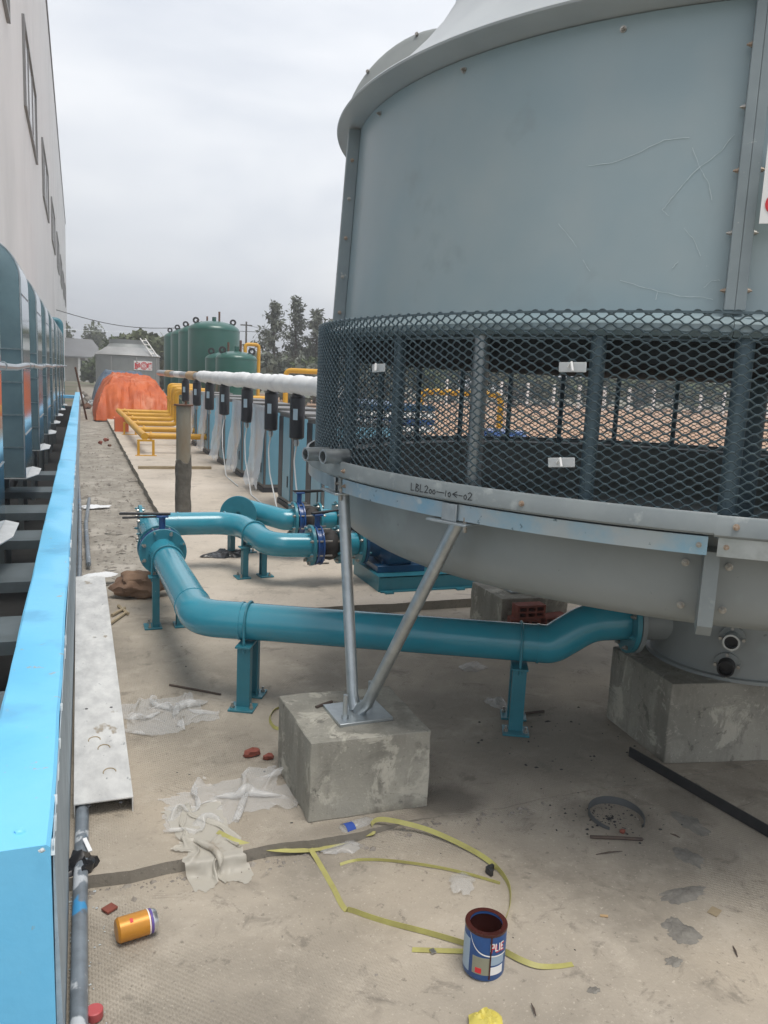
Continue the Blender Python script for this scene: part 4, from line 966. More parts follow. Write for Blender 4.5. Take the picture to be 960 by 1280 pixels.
for i, (Yc, lb) in enumerate(((28.4,'tall dark green air tank nearest the small tanks, with a domed top'),(31.2,'second tall dark green air tank behind the front one'),(33.9,'third tall dark green air tank in the row'),(36.7,'last tall dark green air tank, beside the far tower'))):
    tank(4.40, Yc, .87, 3.22, lb)
tank(4.38, 24.0, .60, 2.13, 'short green domed tank in front of the tall tanks', 'small_tank', 'short green tanks')
tank(4.38, 26.1, .60, 2.13, 'short green domed tank half hidden behind its twin', 'small_tank', 'short green tanks')

# ================================================================== YELLOW PIPES
yp = thing('yellow_manifold', (1.4, 18, .06), 'yellow pipe manifold with six parallel branches on low stands', 'pipe manifold')
YB = [14.35, 15.9, 17.6, 19.3, 21.0, 22.6]
MB().tube([(1.05,14.2,.36),(1.0,22.8,.36)], .062, 14).build('header', 'yellow', yp)
for i, Y in enumerate(YB):
    xr = 2.75 if i < 2 else 1.95 + .12*(i-2)
    pts = [(1.04,Y,.36),(xr,Y,.36)] if i < 1 else fillet([(1.04,Y,.36),(xr,Y,.36),(xr,Y,1.0+.02*i),(xr+.75,Y,1.0+.02*i)], .1)
    MB().tube(pts, .052, 12).build('branch', 'yellow', yp)
    MB().ring((1.16,Y,.36), (1,0,0), .04, .075, .03, 16).build('coupling', 'yellow', yp)
    if i: MB().ring((xr,Y,.75), (0,0,1), .04, .085, .03, 16).build('coupling', 'yellow', yp)
for Y in (13.95, 18.4):
    for xx in (.93, 1.17): MB().box(xx-.02,xx+.02,Y-.02,Y+.02,.06,.30).build('stand_leg', 'yellow', yp)
    MB().box(.91,1.19,Y-.02,Y+.02,.30,.33).build('stand_bar', 'yellow', yp)
    MB().box(.88,1.22,Y-.04,Y+.04,.06,.07).build('stand_foot', 'yellow', yp)
tag(MB().tube(fillet([(5.02,26.0,.06),(5.02,26.0,2.42),(5.46,26.0,2.42),(5.46,26.0,.06)], .12), .058, 14).build('yellow_riser', 'yellow', org=(4.95,26,.06)), 'tall yellow pipe loop rising behind the short green tank', 'pipe')
tag(MB().tube(fillet([(4.9,20.0,.06),(4.9,20.0,1.62),(5.9,19.4,1.62),(5.9,19.4,.06)], .15), .065, 14).build('yellow_riser', 'yellow', org=(4.9,20,.06)), 'low yellow pipe loop between the short tanks and the cooling tower', 'pipe')
tag(MB().tube(fillet([(5.0,11.6,.06),(5.0,11.6,1.35),(6.2,11.2,1.35),(6.2,11.2,.06)], .15), .05, 14).build('yellow_riser', 'yellow', org=(5.0,11.6,.06)), 'yellow pipe loop seen through the mesh of the cooling tower', 'pipe')
tag(MB().tube(fillet([(3.4,14.2,.06),(3.4,14.2,.95),(3.4,16.5,.95),(3.4,16.5,.06)], .12), .07, 12).build('yellow_riser', 'yellow', org=(3.4,14.2,.06)), 'yellow pipe loop standing behind the far dryers', 'pipe')
tag(MB().lathe([(.02,.07),(.42,.07),(.42,.80),(.36,.9),(.02,.92)], 24, 5.3, 9.6).build('blue_drum', 'valveblue', org=(5.3,9.6,.06)), 'squat blue drum behind the mesh of the cooling tower', 'drum')
tag(MB().box(.80,1.85,12.05,12.12,.06,.10).build('timber_batten', 'wood', smooth=0, org=(1.3,12.1,.06)), 'thin yellowish timber batten lying across the pad', 'batten')

# ================================================================== TARPS, CRATE, FAR TOWER, HOUSE
def drape(name, x0, x1, y0, y1, zt, m_, label, nx=50, ny=50, seed=0, skirt=.5, zb=.0, mat_=None):
    m = MB(); cx, cy = (x0+x1)/2, (y0+y1)/2
    for j in range(ny+1):
        for i in range(nx+1):
            u = -1+2*i/nx; v = -1+2*j/ny
            X = cx+(x1-x0)/2*u*(1+.06*fbm(v*3+seed, 1)); Y = cy+(y1-y0)/2*v*(1+.05*fbm(u*3+seed, 2))
            e = max(abs(u)**1.0, abs(v)); rr = max(0, min(1, (1-e)/skirt)); h = math.sin(rr*PI/2)**.75
            fold = .22*abs(fbm(math.atan2(v, u)*4.5+seed, e*.7))*(1-rr) + .08*fbm(X*2.2+seed, Y*2.2)*(.3+rr) + .05*abs(fbm(X*6+seed, Y*3))
            m.v.append(Vector((X, Y, max(zb+.004, zb + (zt-zb)*h*(1+.10*fbm(X*.8+seed, Y*.8)) + fold*(1 if rr > .02 else .25)))))
    for j in range(ny):
        for i in range(nx): m.f.append((j*(nx+1)+i, j*(nx+1)+i+1, (j+1)*(nx+1)+i+1, (j+1)*(nx+1)+i))
    return tag(m.build(name, m_, org=(cx,cy,zb)), label, 'tarp')
drape('orange_tarp', .44, 2.62, 23.9, 29.5, 1.22, 'tarp', 'bright orange tarpaulin draped over a stack of goods beside the yellow pipes', seed=3, skirt=.62, zb=.0, nx=70, ny=70)
drape('blue_tarp', .55, 2.9, 33.5, 37.5, 1.28, 'bluetarp', 'dark blue plastic sheet heaped behind the orange tarpaulin', seed=9, skirt=.5)
P = g(145, 535, .06)
cr = thing('orange_crate', (.92, 19.4, .06), 'small orange plastic crate beside the orange tarpaulin', 'crate')
m = MB(); m.box(.77,1.07,19.2,19.22,.06,.36); m.box(.77,1.07,19.58,19.6,.06,.36); m.box(.77,.79,19.221,19.579,.06,.36); m.box(1.05,1.07,19.221,19.579,.06,.36); m.box(.791,1.049,19.221,19.579,.06,.08)
m.build('tub', 'crate', cr, smooth=0); MB().ring((.92,19.4,.36), (0,0,1), .19, .235, .03, 4).build('lip', 'crate', cr, smooth=0)
ft = thing('cooling_tower', (2.35, 42.5, 0), 'distant grey cooling tower with red characters, behind the orange tarpaulin', 'cooling tower')
MB().lathe([(1.30,.0),(1.42,.5),(1.52,.55),(1.52,2.06),(1.57,2.10),(1.52,2.16),(1.22,2.34),(1.02,2.48),(.92,2.60),(.88,2.66),(.90,2.86),(.02,2.84)], 40, 2.35, 42.5).build('shell', 'fargrey', ft)
for k in range(8):
    a = R(45*k+12); MB().obox((2.35+1.53*math.cos(a), 42.5+1.53*math.sin(a), 1.3), (.05,.04,1.5), (-math.sin(a),math.cos(a),0)).build('joint_strip', 'fargrey2', ft, smooth=0)
MB().lathe([(1.575,2.10),(1.53,2.17),(1.23,2.35),(1.03,2.49)], 40, 2.35, 42.5).build('roof_cone', 'fargrey2', ft)
for s_ in (-.12, .12): MB().tube([(3.0+s_,41.55+abs(s_),2.95),(3.55+s_,41.2,2.1)], .03, 8).build('ladder_rail', 'whitemetal', ft)
for q in range(4): MB().tube([(2.9+.55*q/4+.05,41.5-.06*q,2.85-.2*q),(3.1+.55*q/4+.05,41.5-.06*q,2.85-.2*q)], .02, 6).build('rung', 'whitemetal', ft)
pl = MB().sector([(1.535,1.42),(1.545,1.42),(1.545,1.86),(1.535,1.86)], R(-83), R(-46), 10, 2.35, 42.5).build('sign_plate', 'white', ft, smooth=0)
def text_on(ch, a, z, size, parent):
    cu = bpy.data.curves.new('c', 'FONT'); cu.body = ch; cu.size = size; cu.align_x = 'CENTER'; cu.extrude = .0; cu.offset = .012
    ob = bpy.data.objects.new('c', cu); COL.objects.link(ob); dg = bpy.context.evaluated_depsgraph_get(); me = bpy.data.meshes.new_from_object(ob.evaluated_get(dg))
    mb = MB(); mb.v = [Vector((2.35+1.552*math.cos(a+v.co.x/1.55), 42.5+1.552*math.sin(a+v.co.x/1.55), z+v.co.y)) for v in me.vertices]; mb.f = [tuple(p.vertices) for p in me.polygons]
    bpy.data.objects.remove(ob); bpy.data.meshes.remove(me)
    if mb.v: mb.build('character', 'red', parent, smooth=0)
text_on('\u826f', R(-77), 1.50, .34, pl); text_on('\u6a5f', R(-52), 1.50, .34, pl)
a_ = R(-64.5)
for r0, r1 in ((.10,.13),(.155,.19)):
    mb = MB(); n_ = 28
    for i in range(n_):
        t_ = 2*PI*i/n_
        for r_ in (r0, r1): aa = a_ + r_*math.cos(t_)/1.55; mb.v.append(Vector((2.35+1.552*math.cos(aa), 42.5+1.552*math.sin(aa), 1.635+r_*math.sin(t_))))
    mb.f = [(2*i, 2*i+1, 2*((i+1)%n_)+1, 2*((i+1)%n_)) for i in range(n_)]; mb.build('emblem', 'red', pl, smooth=0)
MB().tube([(2.35+1.553*math.cos(a_),42.5+1.553*math.sin(a_),1.56),(2.35+1.553*math.cos(a_),42.5+1.553*math.sin(a_),1.70)], .02, 6).build('emblem', 'red', pl)
# house
hs = thing('house', (.8, 92, 0), 'low white house with a grey hipped roof at the end of the yard', 'house')
MB().box(-2.6,2.4,89.5,96,-.1,2.5).build('wall', 'housewall', hs, smooth=0)
MB().add([(-3.2,88.7,2.45),(2.75,88.7,2.45),(2.75,97,2.45),(-3.2,97,2.45),(-2.2,92.5,4.35),(1.5,92.5,4.30),(-3.2,88.7,2.3),(2.75,88.7,2.3),(2.75,97,2.3),(-3.2,97,2.3)],
         [(0,1,5,4),(1,2,5),(2,3,4,5),(3,0,4),(6,9,8,7),(0,6,7,1),(1,7,8,2),(2,8,9,3),(3,9,6,0)]).build('roof', 'houseroof', hs, smooth=0)
for xx in (.05, .75, 2.0): MB().box(xx,xx+.22,88.95,89.2,-.1,2.3).build('porch_column', 'white', hs, smooth=0)
for xx in (.32, 1.1): MB().box(xx,xx+.4,89.42,89.498,.1,2.0).build('door', 'cabdark', hs, smooth=0)

# ================================================================== VEGETATION
def leaf_cloud(mb, c, r, n, ls, seed, flat=.0, droop=0):
    rnd = random.Random(seed); c = Vector(c)
    for _ in range(n):
        while True:
            d = Vector((rnd.uniform(-1,1), rnd.uniform(-1,1), rnd.uniform(-1,1)))
            if .15 < d.length < 1: break
        p = c + Vector((d.x*r[0], d.y*r[1], d.z*r[2]))
        a = Vector((rnd.uniform(-1,1), rnd.uniform(-1,1), rnd.uniform(-1,1)-droop)).normalized(); b = a.orthogonal().normalized()
        b = (b*math.cos(rnd.random()*6.3) + a.cross(b)*math.sin(rnd.random()*6.3)); l_ = ls*rnd.uniform(.6,1.4); w_ = l_*(.16 if droop else .45)
        mb.add([p, p+a*l_*.5+b*w_, p+a*l_, p+a*l_*.5-b*w_], [(0,1,2,3)])
def casuarina(x, y, h, spread, seed, label):
    rnd = random.Random(seed); t = thing('pine_tree', (x, y, -.075), label, 'tree', 'wispy trees beyond the green tanks')
    tip = Vector((x+rnd.uniform(-.3,.3), y, h)); MB().tube([(x,y,-.08),(x+.05,y,h*.4),(x,y,h*.75),tip], [.13,.09,.05,.015], 8).build('trunk', 'bark', t)
    br = MB(); lf = MB()
    nb = 72
    for i in range(nb):
        q = .14+.84*i/nb; z = h*q; a = rnd.random()*6.3; L_ = (spread*(1-q)**1.0+.10)*rnd.uniform(.45,1.2)
        e = Vector((x+L_*math.cos(a), y+L_*math.sin(a), z+L_*rnd.uniform(.15,.55))); s = Vector((x,y,z))
        br.tube([s, s.lerp(e,.5)+Vector((0,0,.05)), e], [.022,.014,.006], 4)
        for k in range(6):
            f = .25+.78*k/5; c = s.lerp(e, f)
            leaf_cloud(lf, c+Vector((0,0,-.03)), (.17,.17,.11), 5, .28, seed*999+i*17+k, droop=.5)
    br.build('branches', 'bark', t, smooth=0); lf.build('crown', 'pineleaf', t, smooth=0)
for i, (px, ht, Yt) in enumerate(((341,5.6,45),(368,6.1,46.5),(394,5.4,45.5),(412,5.1,48),(428,5.6,46),(452,5.3,49))):
    P = atY(px, 470, Yt); casuarina(P.x, Yt, ht, 2.2, i+3, ['wispy casuarina tree standing clear of the green tanks','tall wispy casuarina tree, the highest of the group','wispy casuarina tree leaning towards the cooling tower'][min(i,2)] if i < 3 else 'wispy casuarina tree mostly hidden by the cooling tower')
def bush(x, y, z0, rx, rz, seed, m_, label, grp, n=9, dens=170, ls=.3, name='bush', cat='bush'):
    rnd = random.Random(seed); t = thing(name, (x,y,z0), label, cat, grp)
    tr = MB(); lf = MB()
    for i in range(n):
        c = Vector((x+rnd.uniform(-.75,.75)*rx, y+rnd.uniform(-.6,.6)*rx, z0+rz*rnd.uniform(.35,.85)))
        tr.tube([(x+rnd.uniform(-.1,.1)*rx,y,z0),((x+c.x)/2,(y+c.y)/2,z0+(c.z-z0)*.6),c], [.05*rz/2,.035*rz/2,.015], 5)
        leaf_cloud(lf, c, (rx*.42,rx*.42,rz*.26), dens, ls, seed*77+i)
    tr.build('stems' if cat == 'bush' else 'trunk', 'bark', t, smooth=0); lf.build('crown', m_, t, smooth=0)
# trees round the house and far tower
for i, (px, py, Yt, rx, hh, mm) in enumerate(((97,470,104,3.2,6.6,'leaf2'),(135,470,72,2.0,3.2,'leaf'),(165,470,66,2.0,4.1,'leaf'),(183,470,60,2.0,3.8,'leaf2'),(198,470,55,2.0,3.6,'leaf2'),(120,470,110,3.5,3.9,'leaf'))):
    P = atY(px, py, Yt)
    bush(P.x, Yt, -.075, rx, hh, 40+i, mm, ['pale leafy tree rising behind the grey roof of the house','leafy tree between the house and the distant tower','dark leafy tree behind the roof of the distant tower','pale leafy tree at the ladder of the distant tower','leafy tree beside the last tall green tank','low trees behind the house'][i], 'trees behind the far cooling tower', 12, 330, .34, 'broadleaf_tree', 'tree')
# shrub belt beyond the earth field, seen through the mesh and under the trees
k = 0
for X in [11+4.3*i for i in range(20)]:
    Y = 62 - .12*X + random.uniform(-1.5,1.5); k += 1
    bush(X, Y, -.075, random.uniform(2.6,3.4), random.uniform(2.6,4.2), 200+k, 'leaf' if k % 3 else 'leaf2', 'dense green shrub in the belt beyond the white fence posts', 'shrubs beyond the earth field', 8, 220, .42)
for i, (X, Y, rx, hh) in enumerate(((9.5,38,1.8,2.4),(12,40,2.0,2.6),(14.5,41,2.0,2.3),(17,43,2.2,2.6))):
    bush(X, Y, -.075, rx, hh, 300+i, 'leaf' if i % 2 else 'pineleaf', 'dark green thicket at the feet of the casuarinas', 'thickets under the casuarinas', 9, 260, .3)
fe = thing('boundary_fence', (30, 55, -.06), 'row of white concrete fence posts beyond the bare earth', 'fence')
src = None
for i in range(26):
    X = 12 + 2.1*i; Y = 55 - .10*X
    if src is None:
        src = MB().box(X-.09,X+.09,Y-.09,Y+.09,-.08,1.75).build('post', 'white', fe, smooth=0); sx0, sy0 = X, Y
    else:
        c = inst(src, fe); c.location = (X-sx0, Y-sy0, 0)
for zz in (.5, 1.0, 1.5): MB().tube([(12,53.8,zz),(12+52.5,55-.1*64.5,zz)], .012, 4).build('wire', 'galv', fe)
# power lines and pole
P0 = atY(80, 388, 50); P1 = atY(215, 410, 58); P0.x -= .4
pts = [P0.lerp(P1, t_/16) - Vector((0,0,.35*math.sin(PI*t_/16))) for t_ in range(17)]
tag(MB().tube(pts + [P1+Vector((9,4,.35))], .022, 5).build('power_line', 'black', org=tuple(P0)), 'thick sagging power cable above the distant tower', 'cable', 'overhead cables')
P0 = atY(80, 412, 70); P1 = atY(300, 416, 72); P0.x -= .6
tag(MB().tube([P0.lerp(P1, t_/10) - Vector((0,0,.15*math.sin(PI*t_/10))) for t_ in range(11)], .013, 5).build('power_line', 'galv', org=tuple(P0)), 'thin overhead wire below the thick cable', 'cable', 'overhead cables')
P = atY(308, 402, 70); pp = thing('utility_pole', (P.x, 70, -.075), 'slim utility pole rising behind the tall green tank', 'pole')
MB().tube([(P.x,70,-.08),(P.x,70,P.z)], [.12,.07], 10).build('mast', 'bark', pp); MB().box(P.x-.5,P.x+.5,69.95,70.05,P.z-.35,P.z-.25).build('crossarm', 'bark', pp)
for s_ in (0, 1): 
    MB().tube([(P.x,70,P.z-.3),(P.x+6,69,P.z-1.0-.4*s_),(P.x+14,68,P.z-1.0)], .012, 4).build('wire', 'black', pp)
P = atY(110, 520, 24.6); Q = atY(92, 462, 24.0)
tag(MB().tube([(.22,24.6,-.02),(-.06,24.0,1.45)], .028, 6).build('leaning_bar', 'rustdark', org=(.22,24.6,-.02)), 'dark iron bar propped against the far end of the curb', 'bar')

# ================================================================== LITTER AND MATERIALS ON THE GROUND
def gn(px, py, dz=0.):                                   # pixel to point on the front slab
    P = g(px, py, NZ); z = nzf(P.x); P = g(px, py, z+dz); return P
# galvanised channel lying beside the curb
t = thing('steel_plank', (.06, 4.2, 0), 'scuffed galvanised steel plank lying along the blue curb', 'plank')
m = MB(); m.box(-.035,.155,2.66,5.80,.050,.054); m.box(-.035,-.031,2.66,5.80,.0,.0499); m.box(.151,.155,2.66,5.80,.0,.0499)
m.build('channel', 'galvplate', t, smooth=0)
for px, py in ((111,1008),(151,1003),(108,886),(139,884)):
    P = g(px, py, .0545); MB().cyl((P.x,P.y,.0541),(P.x,P.y,.0549),.0065,12).build('bolt_hole', 'black', t)
for (px, py, L_) in ((137,965,.05),(130,935,.06),(118,925,.06)):
    P = g(px, py, .055); m = MB(); pts = [(P.x+.022*math.cos(R(k*24)), P.y+.03*math.sin(R(k*24))+L_*.0, .0552) for k in range(9)]
    m.tube(pts, .0022, 4); m.build('boot_mark', 'wood', t)
# grey service pipe with tape along the curb foot
sp_ = thing('service_pipe', (-.01, 1.2, NZ), 'scuffed grey plastic pipe lying at the foot of the blue curb', 'pipe')
MB().tube([(-.028,.9,NZ+.026),(-.022,1.7,NZ+.024),(-.018,2.2,NZ+.03),(-.012,2.45,.022),(-.008,2.72,.024)], .021, 16).build('near_run', 'pvc', sp_)
MB().tube([(-.008,2.72,.022),(-.012,4,.022),(-.012,5.9,.022),(-.005,7,.03),(.0,9,.02),(-.02,12,.03),(-.02,20,.03)], .016, 12).build('far_run', 'pvc', sp_)
lump((-.016,2.37,.0), (.038,.05,.036), 4, .8, 3).build('tape_knot', 'blackbag', sp_)
MB().obox((.005,2.42,.045), (.012,.05,.004), (1,.4,0), (-.3,1,.5)).build('tape_end', 'paper', sp_)
tag(MB().tube([(.055,6.3,.02),(.05,8,.015),(.10,9.6,.012)], .018, 10).build('loose_pipe', 'pvc', org=(.05,8,0)), 'short loose grey pipe lying on the dirt strip', 'pipe')

def can_open(x, y, z0):
    t = thing('paint_can', (x, y, z0), 'open blue paint can with brown paint inside, on the slab by the yellow strap', 'paint can')
    r, h = .0545, .132
    MB().sector([(.001,z0),(r-.001,z0),(r,z0+.004),(r,z0+h-.004),(r-.002,z0+h),(r-.011,z0+h-.002),(r-.012,z0+h-.008),(r-.0035,z0+h-.012),(r-.0035,z0+.02),(.001,z0+.02)], 0, 2*PI, 56, x, y).build('body', 'canblue', t)
    MB().sector([(r-.0125,z0+h-.0005),(r+.0006,z0+h+.0004),(r+.0014,z0+h-.003),(r+.0006,z0+h-.0075)], 0, 2*PI, 56, x, y).build('rim', 'paintbrown', t)
    MB().sector([(.0005,z0+.021),(r-.0044,z0+.021),(r-.0044,z0+h-.012),(r-.0056,z0+h-.012),(r-.0056,z0+.034),(.0005,z0+.03)], 0, 2*PI, 40, x, y).build('wet_paint', 'paintbrown', t)
    va = math.atan2(-y, -x)                              # towards the camera
    def patch(nm, m_, a0, a1, f0, f1, off=.0006):
        MB().sector([(r,z0+f0*h),(r+off,z0+f0*h),(r+off,z0+f1*h),(r,z0+f1*h)], va+a0, va+a1, 14, x, y).build(nm, m_, t, smooth=30)
    patch('label_panel', 'canlabel', -.55, .30, .13, .50); patch('label_panel', 'white', .34, 1.05, .13, .30); patch('label_panel', 'canlight', .34, 1.1, .34, .52)
    patch('label_stripe', 'canlight', -1.5, -.75, .1, .8); patch('label_emblem', 'red', -.38, -.08, .16, .27, .0012)
    mb = MB(); pts = [(va-.75+.05*k, .92-.40*(1-math.exp(-k*.16))) for k in range(40)]
    for (a, f), (a2, f2) in zip(pts[:-1], pts[1:]):
        q = []
        for aa, ff in ((a,f),(a2,f2),(a2,f2+.03),(a,f+.03)): q.append((x+(r+.0013)*math.cos(aa), y+(r+.0013)*math.sin(aa), z0+ff*h))
        mb.add(q, [(0,1,2,3)])
    mb.build('label_curve', 'white', t, smooth=0)
    mb = MB()                                            # brand lettering: white block letters with red
    lt = [((0,0),(0,1)),((0,1),(.35,1)),((.35,1),(.35,.5)),((.35,.5),(0,.5)),((.6,0),(.6,1)),((.6,0),(.9,0)),((1.1,0),(1.1,1)),((1.35,1),(1.7,1)),((1.35,1),(1.35,0)),((1.35,.5),(1.6,.5)),((1.35,0),(1.7,0))]
    for q, (nm, m_) in enumerate((('lettering', 'white'), ('lettering_shadow', 'red'))):
        mb = MB()
        for (p0, p1) in lt:
            A = [va+.30+p0[0]*.40+q*.05, .66+p0[1]*.15-q*.03]; B_ = [va+.30+p1[0]*.40+q*.05, .66+p1[1]*.15-q*.03]
            rr = r+.0016-.0005*q; pa_ = Vector((x+rr*math.cos(A[0]), y+rr*math.sin(A[0]), z0+A[1]*h)); pb_ = Vector((x+rr*math.cos(B_[0]), y+rr*math.sin(B_[0]), z0+B_[1]*h))
            d = (pb_-pa_).normalized(); er = Vector((math.cos(A[0]), math.sin(A[0]), 0)); nn = d.cross(er)*.0016
            mb.add([pa_-nn-d*.001, pb_-nn+d*.001, pb_+nn+d*.001, pa_+nn-d*.001], [(0,1,2,3)])
        mb.build(nm, m_, t, smooth=0)
    patch('paint_drip', 'paintbrown', .28, .345, .05, .98, .0022)
P = gn(604, 1207); can_open(P.x, P.y, nzf(P.x))
# orange drinks can on its side
P = g(170, 1170, NZ); r = .033; c0 = Vector((P.x-.052,P.y-.01,NZ+r+.0003)); ax = Vector((1,.18,0)).normalized()
t = thing('drink_can', (P.x,P.y,NZ), 'orange drinks can lying on its side near the blue curb', 'can')
MB().tube([c0, c0+ax*.006, c0+ax*.088], [.027,r,r], 32).build('body', 'canorange', t)
MB().tube([c0+ax*.0885, c0+ax*.0955], [r,.0322], 32).build('band', 'canpurple', t)
MB().tube([c0+ax*.0957, c0+ax*.100, c0+ax*.108, c0+ax*.109, c0+ax*.1055], [.032,.0315,.027,.0255,.024], 32).build('shoulder', 'alu', t)
MB().tube([c0+ax*.084, c0+ax*.087], [r+.0004,r+.0004], 32, False).build('band', 'white', t)
u = Vector((0,-.45,.9)); MB().obox(c0+ax*.04+u.normalized()*(r+.0002), (.008,.012,.001), ax, ax.cross(u)).build('emblem', 'red', t)
P = g(118, 1272, NZ); t = MB(); t.tube([(P.x,P.y,NZ),(P.x,P.y,NZ+.003),(P.x,P.y,NZ+.022),(P.x,P.y,NZ+.024)], [.019,.0205,.0205,.018], 28)
tag(t.build('bottle_cap', 'redcap', org=(P.x,P.y,NZ)), 'small dull red bottle cap on the slab by the grey pipe', 'cap')  # loose bottle cap, open slab
P = g(137, 1137, NZ); o = MB().obox((P.x,P.y,NZ+.004), (.035,.03,.007), (1,.7,0)).build('tile_shard', 'brick', bevel=.001, org=(P.x,P.y,NZ)); tag(o, 'flat reddish shard beside the orange can', 'shard')
P = gn(605, 1275); m = MB(); n_ = 12
for j in range(n_+1):
    for i in range(n_+1):
        u = -1+2*i/n_; v = -1+2*j/n_; m.v.append(Vector((P.x+u*.045*(1-.3*abs(v)), P.y+v*.03-.008, P.z+.004+.02*max(0,1-u*u)*max(0,1-v*v)*(1+fbm(u*3,v*3)) + .004*abs(fbm(u*5,v*5,2)))))
m.f = [(j*(n_+1)+i, j*(n_+1)+i+1, (j+1)*(n_+1)+i+1, (j+1)*(n_+1)+i) for j in range(n_) for i in range(n_)]
tag(m.build('yellow_wrapper', 'yellowleaf', org=(P.x,P.y,NZ)), 'crumpled yellow wrapper on the slab below the paint can', 'wrapper')

# yellow packing strap: a flat band that twists
def strap(pts, wd, tilt, label, z=NZ):
    P = [Vector(p) for p in pts]; cur = []
    for i in range(len(P)-1):
        a = P[max(0,i-1)]; b = P[i]; c = P[i+1]; d = P[min(len(P)-1,i+2)]
        for k in range(8):
            q = k/8; cur.append(.5*((2*b)+(-a+c)*q+(2*a-5*b+4*c-d)*q*q+(-a+3*b-3*c+d)*q**3))
    cur.append(P[-1]); m = MB(); n_ = len(cur)
    for i, p in enumerate(cur):
        d = (cur[min(n_-1,i+1)]-cur[max(0,i-1)]); d.z = 0; d.normalize(); s = Vector((-d.y,d.x,0)); a = tilt(i/(n_-1))
        e = s*math.cos(a)+Vector((0,0,1))*math.sin(a); q = p + Vector((0,0,abs(math.sin(a))*wd/2+.0012))
        nrm = e.cross(d)*.0006
        m.v += [q-e*wd/2-nrm, q+e*wd/2-nrm, q+e*wd/2+nrm, q-e*wd/2+nrm]
    for i in range(n_-1):
        for e in range(4): m.f.append((i*4+e,(i+1)*4+e,(i+1)*4+(e+1)%4,i*4+(e+1)%4))
    m.f += [(0,1,2,3),((n_-1)*4+3,(n_-1)*4+2,(n_-1)*4+1,(n_-1)*4)]
    c_ = cur[n_//2]; return tag(m.build('packing_strap', 'strap', org=(c_.x,c_.y,z)), label, 'strap', 'yellow packing straps on the slab')
def gp(l, z=None): return [(gn(px, py, dz[0] if dz else 0) if z is None else g(px, py, z+(dz[0] if dz else 0))) for px, py, *dz in l]
strap(gp([(272,1041,.045),(300,1054,.042),(340,1063,.02),(385,1064,.008),(420,1057,.006),(450,1046,.004),(466,1042,.006),(465,1032,.02),(480,1027,.03),(530,1038,.012),(580,1060,.006),(615,1082,.004),(635,1108),(637,1135),(630,1155)]), .016,
      lambda q: .35 if q < .45 else (1.1 if q < .6 else (.9 if q < .8 else 1.4)), 'long yellow packing strap looping from the torn bag to the paint can')
strap(gp([(388,1062,.012),(400,1082),(416,1110),(430,1136),(445,1143),(480,1155),(530,1168),(565,1178),(590,1186)]), .016,
      lambda q: .25 if q < .42 else 1.42, 'yellow packing strap running from the step down to the paint can')
strap(gp([(515,1188),(545,1189),(580,1190)]), .016, lambda q: .15, 'short yellow strap end with a metal clip beside the paint can')
strap(gp([(628,1191),(650,1202),(672,1209),(695,1209),(716,1206)]), .015, lambda q: 1.2*(1-q)**2+.1, 'yellow strap end curling out from behind the paint can')
strap(gp([(425,1082),(445,1077),(480,1077),(530,1083),(580,1093),(625,1106)]), .009, lambda q: .8 if q < .2 else 1.5, 'faded thin strap lying inside the yellow loop')
strap(gp([(358,884),(343,889),(337,900),(343,911),(357,914)], 0), .014, lambda q: 1.1, 'olive strap loop sticking out behind the concrete block', 0)
P = gn(541, 1189, .004); tag(MB().obox((P.x,P.y,P.z+.001), (.014,.017,.002), (1,.1,0)).build('strap_clip', 'alu', org=(P.x,P.y,NZ)), 'small metal crimp clip on the short yellow strap end', 'clip')

# crumpled plastic
def crumple(name, c, rx, ry, h, m_, label, seed, rot=0, n=44, lobes=.35, base=0., cat='plastic bag', fz=7., group=None):
    m = MB(); c = Vector(c); ca, sa = math.cos(rot), math.sin(rot)
    for j in range(n+1):
        for i in range(n+1):
            u = -1+2*i/n; v = -1+2*j/n
            k = max(abs(u), abs(v)); l_ = math.hypot(u, v); uu, vv = (u*k/l_, v*k/l_) if l_ > 0 else (0, 0)   # square to disc
            th = math.atan2(vv, uu); kk = min(1, k); e = 1 + kk**2*(lobes*fbm(math.cos(th)*1.3+seed, math.sin(th)*1.3, 1) + .25*lobes*kk**6*fbm(math.cos(th)*4+seed, math.sin(th)*4, 3))
            x = uu*rx*e; y = vv*ry*e; rr = min(1, k)
            wx_ = x + .05*fbm(x*6+seed, y*6, 3); wy_ = y + .05*fbm(x*6, y*6+seed, 8)
            r1_ = 1-abs(noise.noise(Vector((wx_*fz*.8+seed, wy_*fz*.8, seed))))*2.4; r2_ = 1-abs(noise.noise(Vector((wx_*fz*2.0, wy_*fz*2.0+seed, 3))))*2.4; r3_ = 1-abs(noise.noise(Vector((wx_*fz*6, wy_*fz*6, seed))))*2
            hh = h*(1-rr**3)**.8*(.20+.40*max(0,r1_)+.16*max(0,r2_)+.03*max(0,r3_)) + .10*h*max(0,r1_)
            m.v.append(Vector((c.x+x*ca-y*sa, c.y+x*sa+y*ca, base+.002+max(0, hh))))
    m.f = [(j*(n+1)+i, j*(n+1)+i+1, (j+1)*(n+1)+i+1, (j+1)*(n+1)+i) for j in range(n) for i in range(n)]
    return tag(m.build(name, m_, smooth=60, org=(c.x,c.y,base)), label, cat, group)
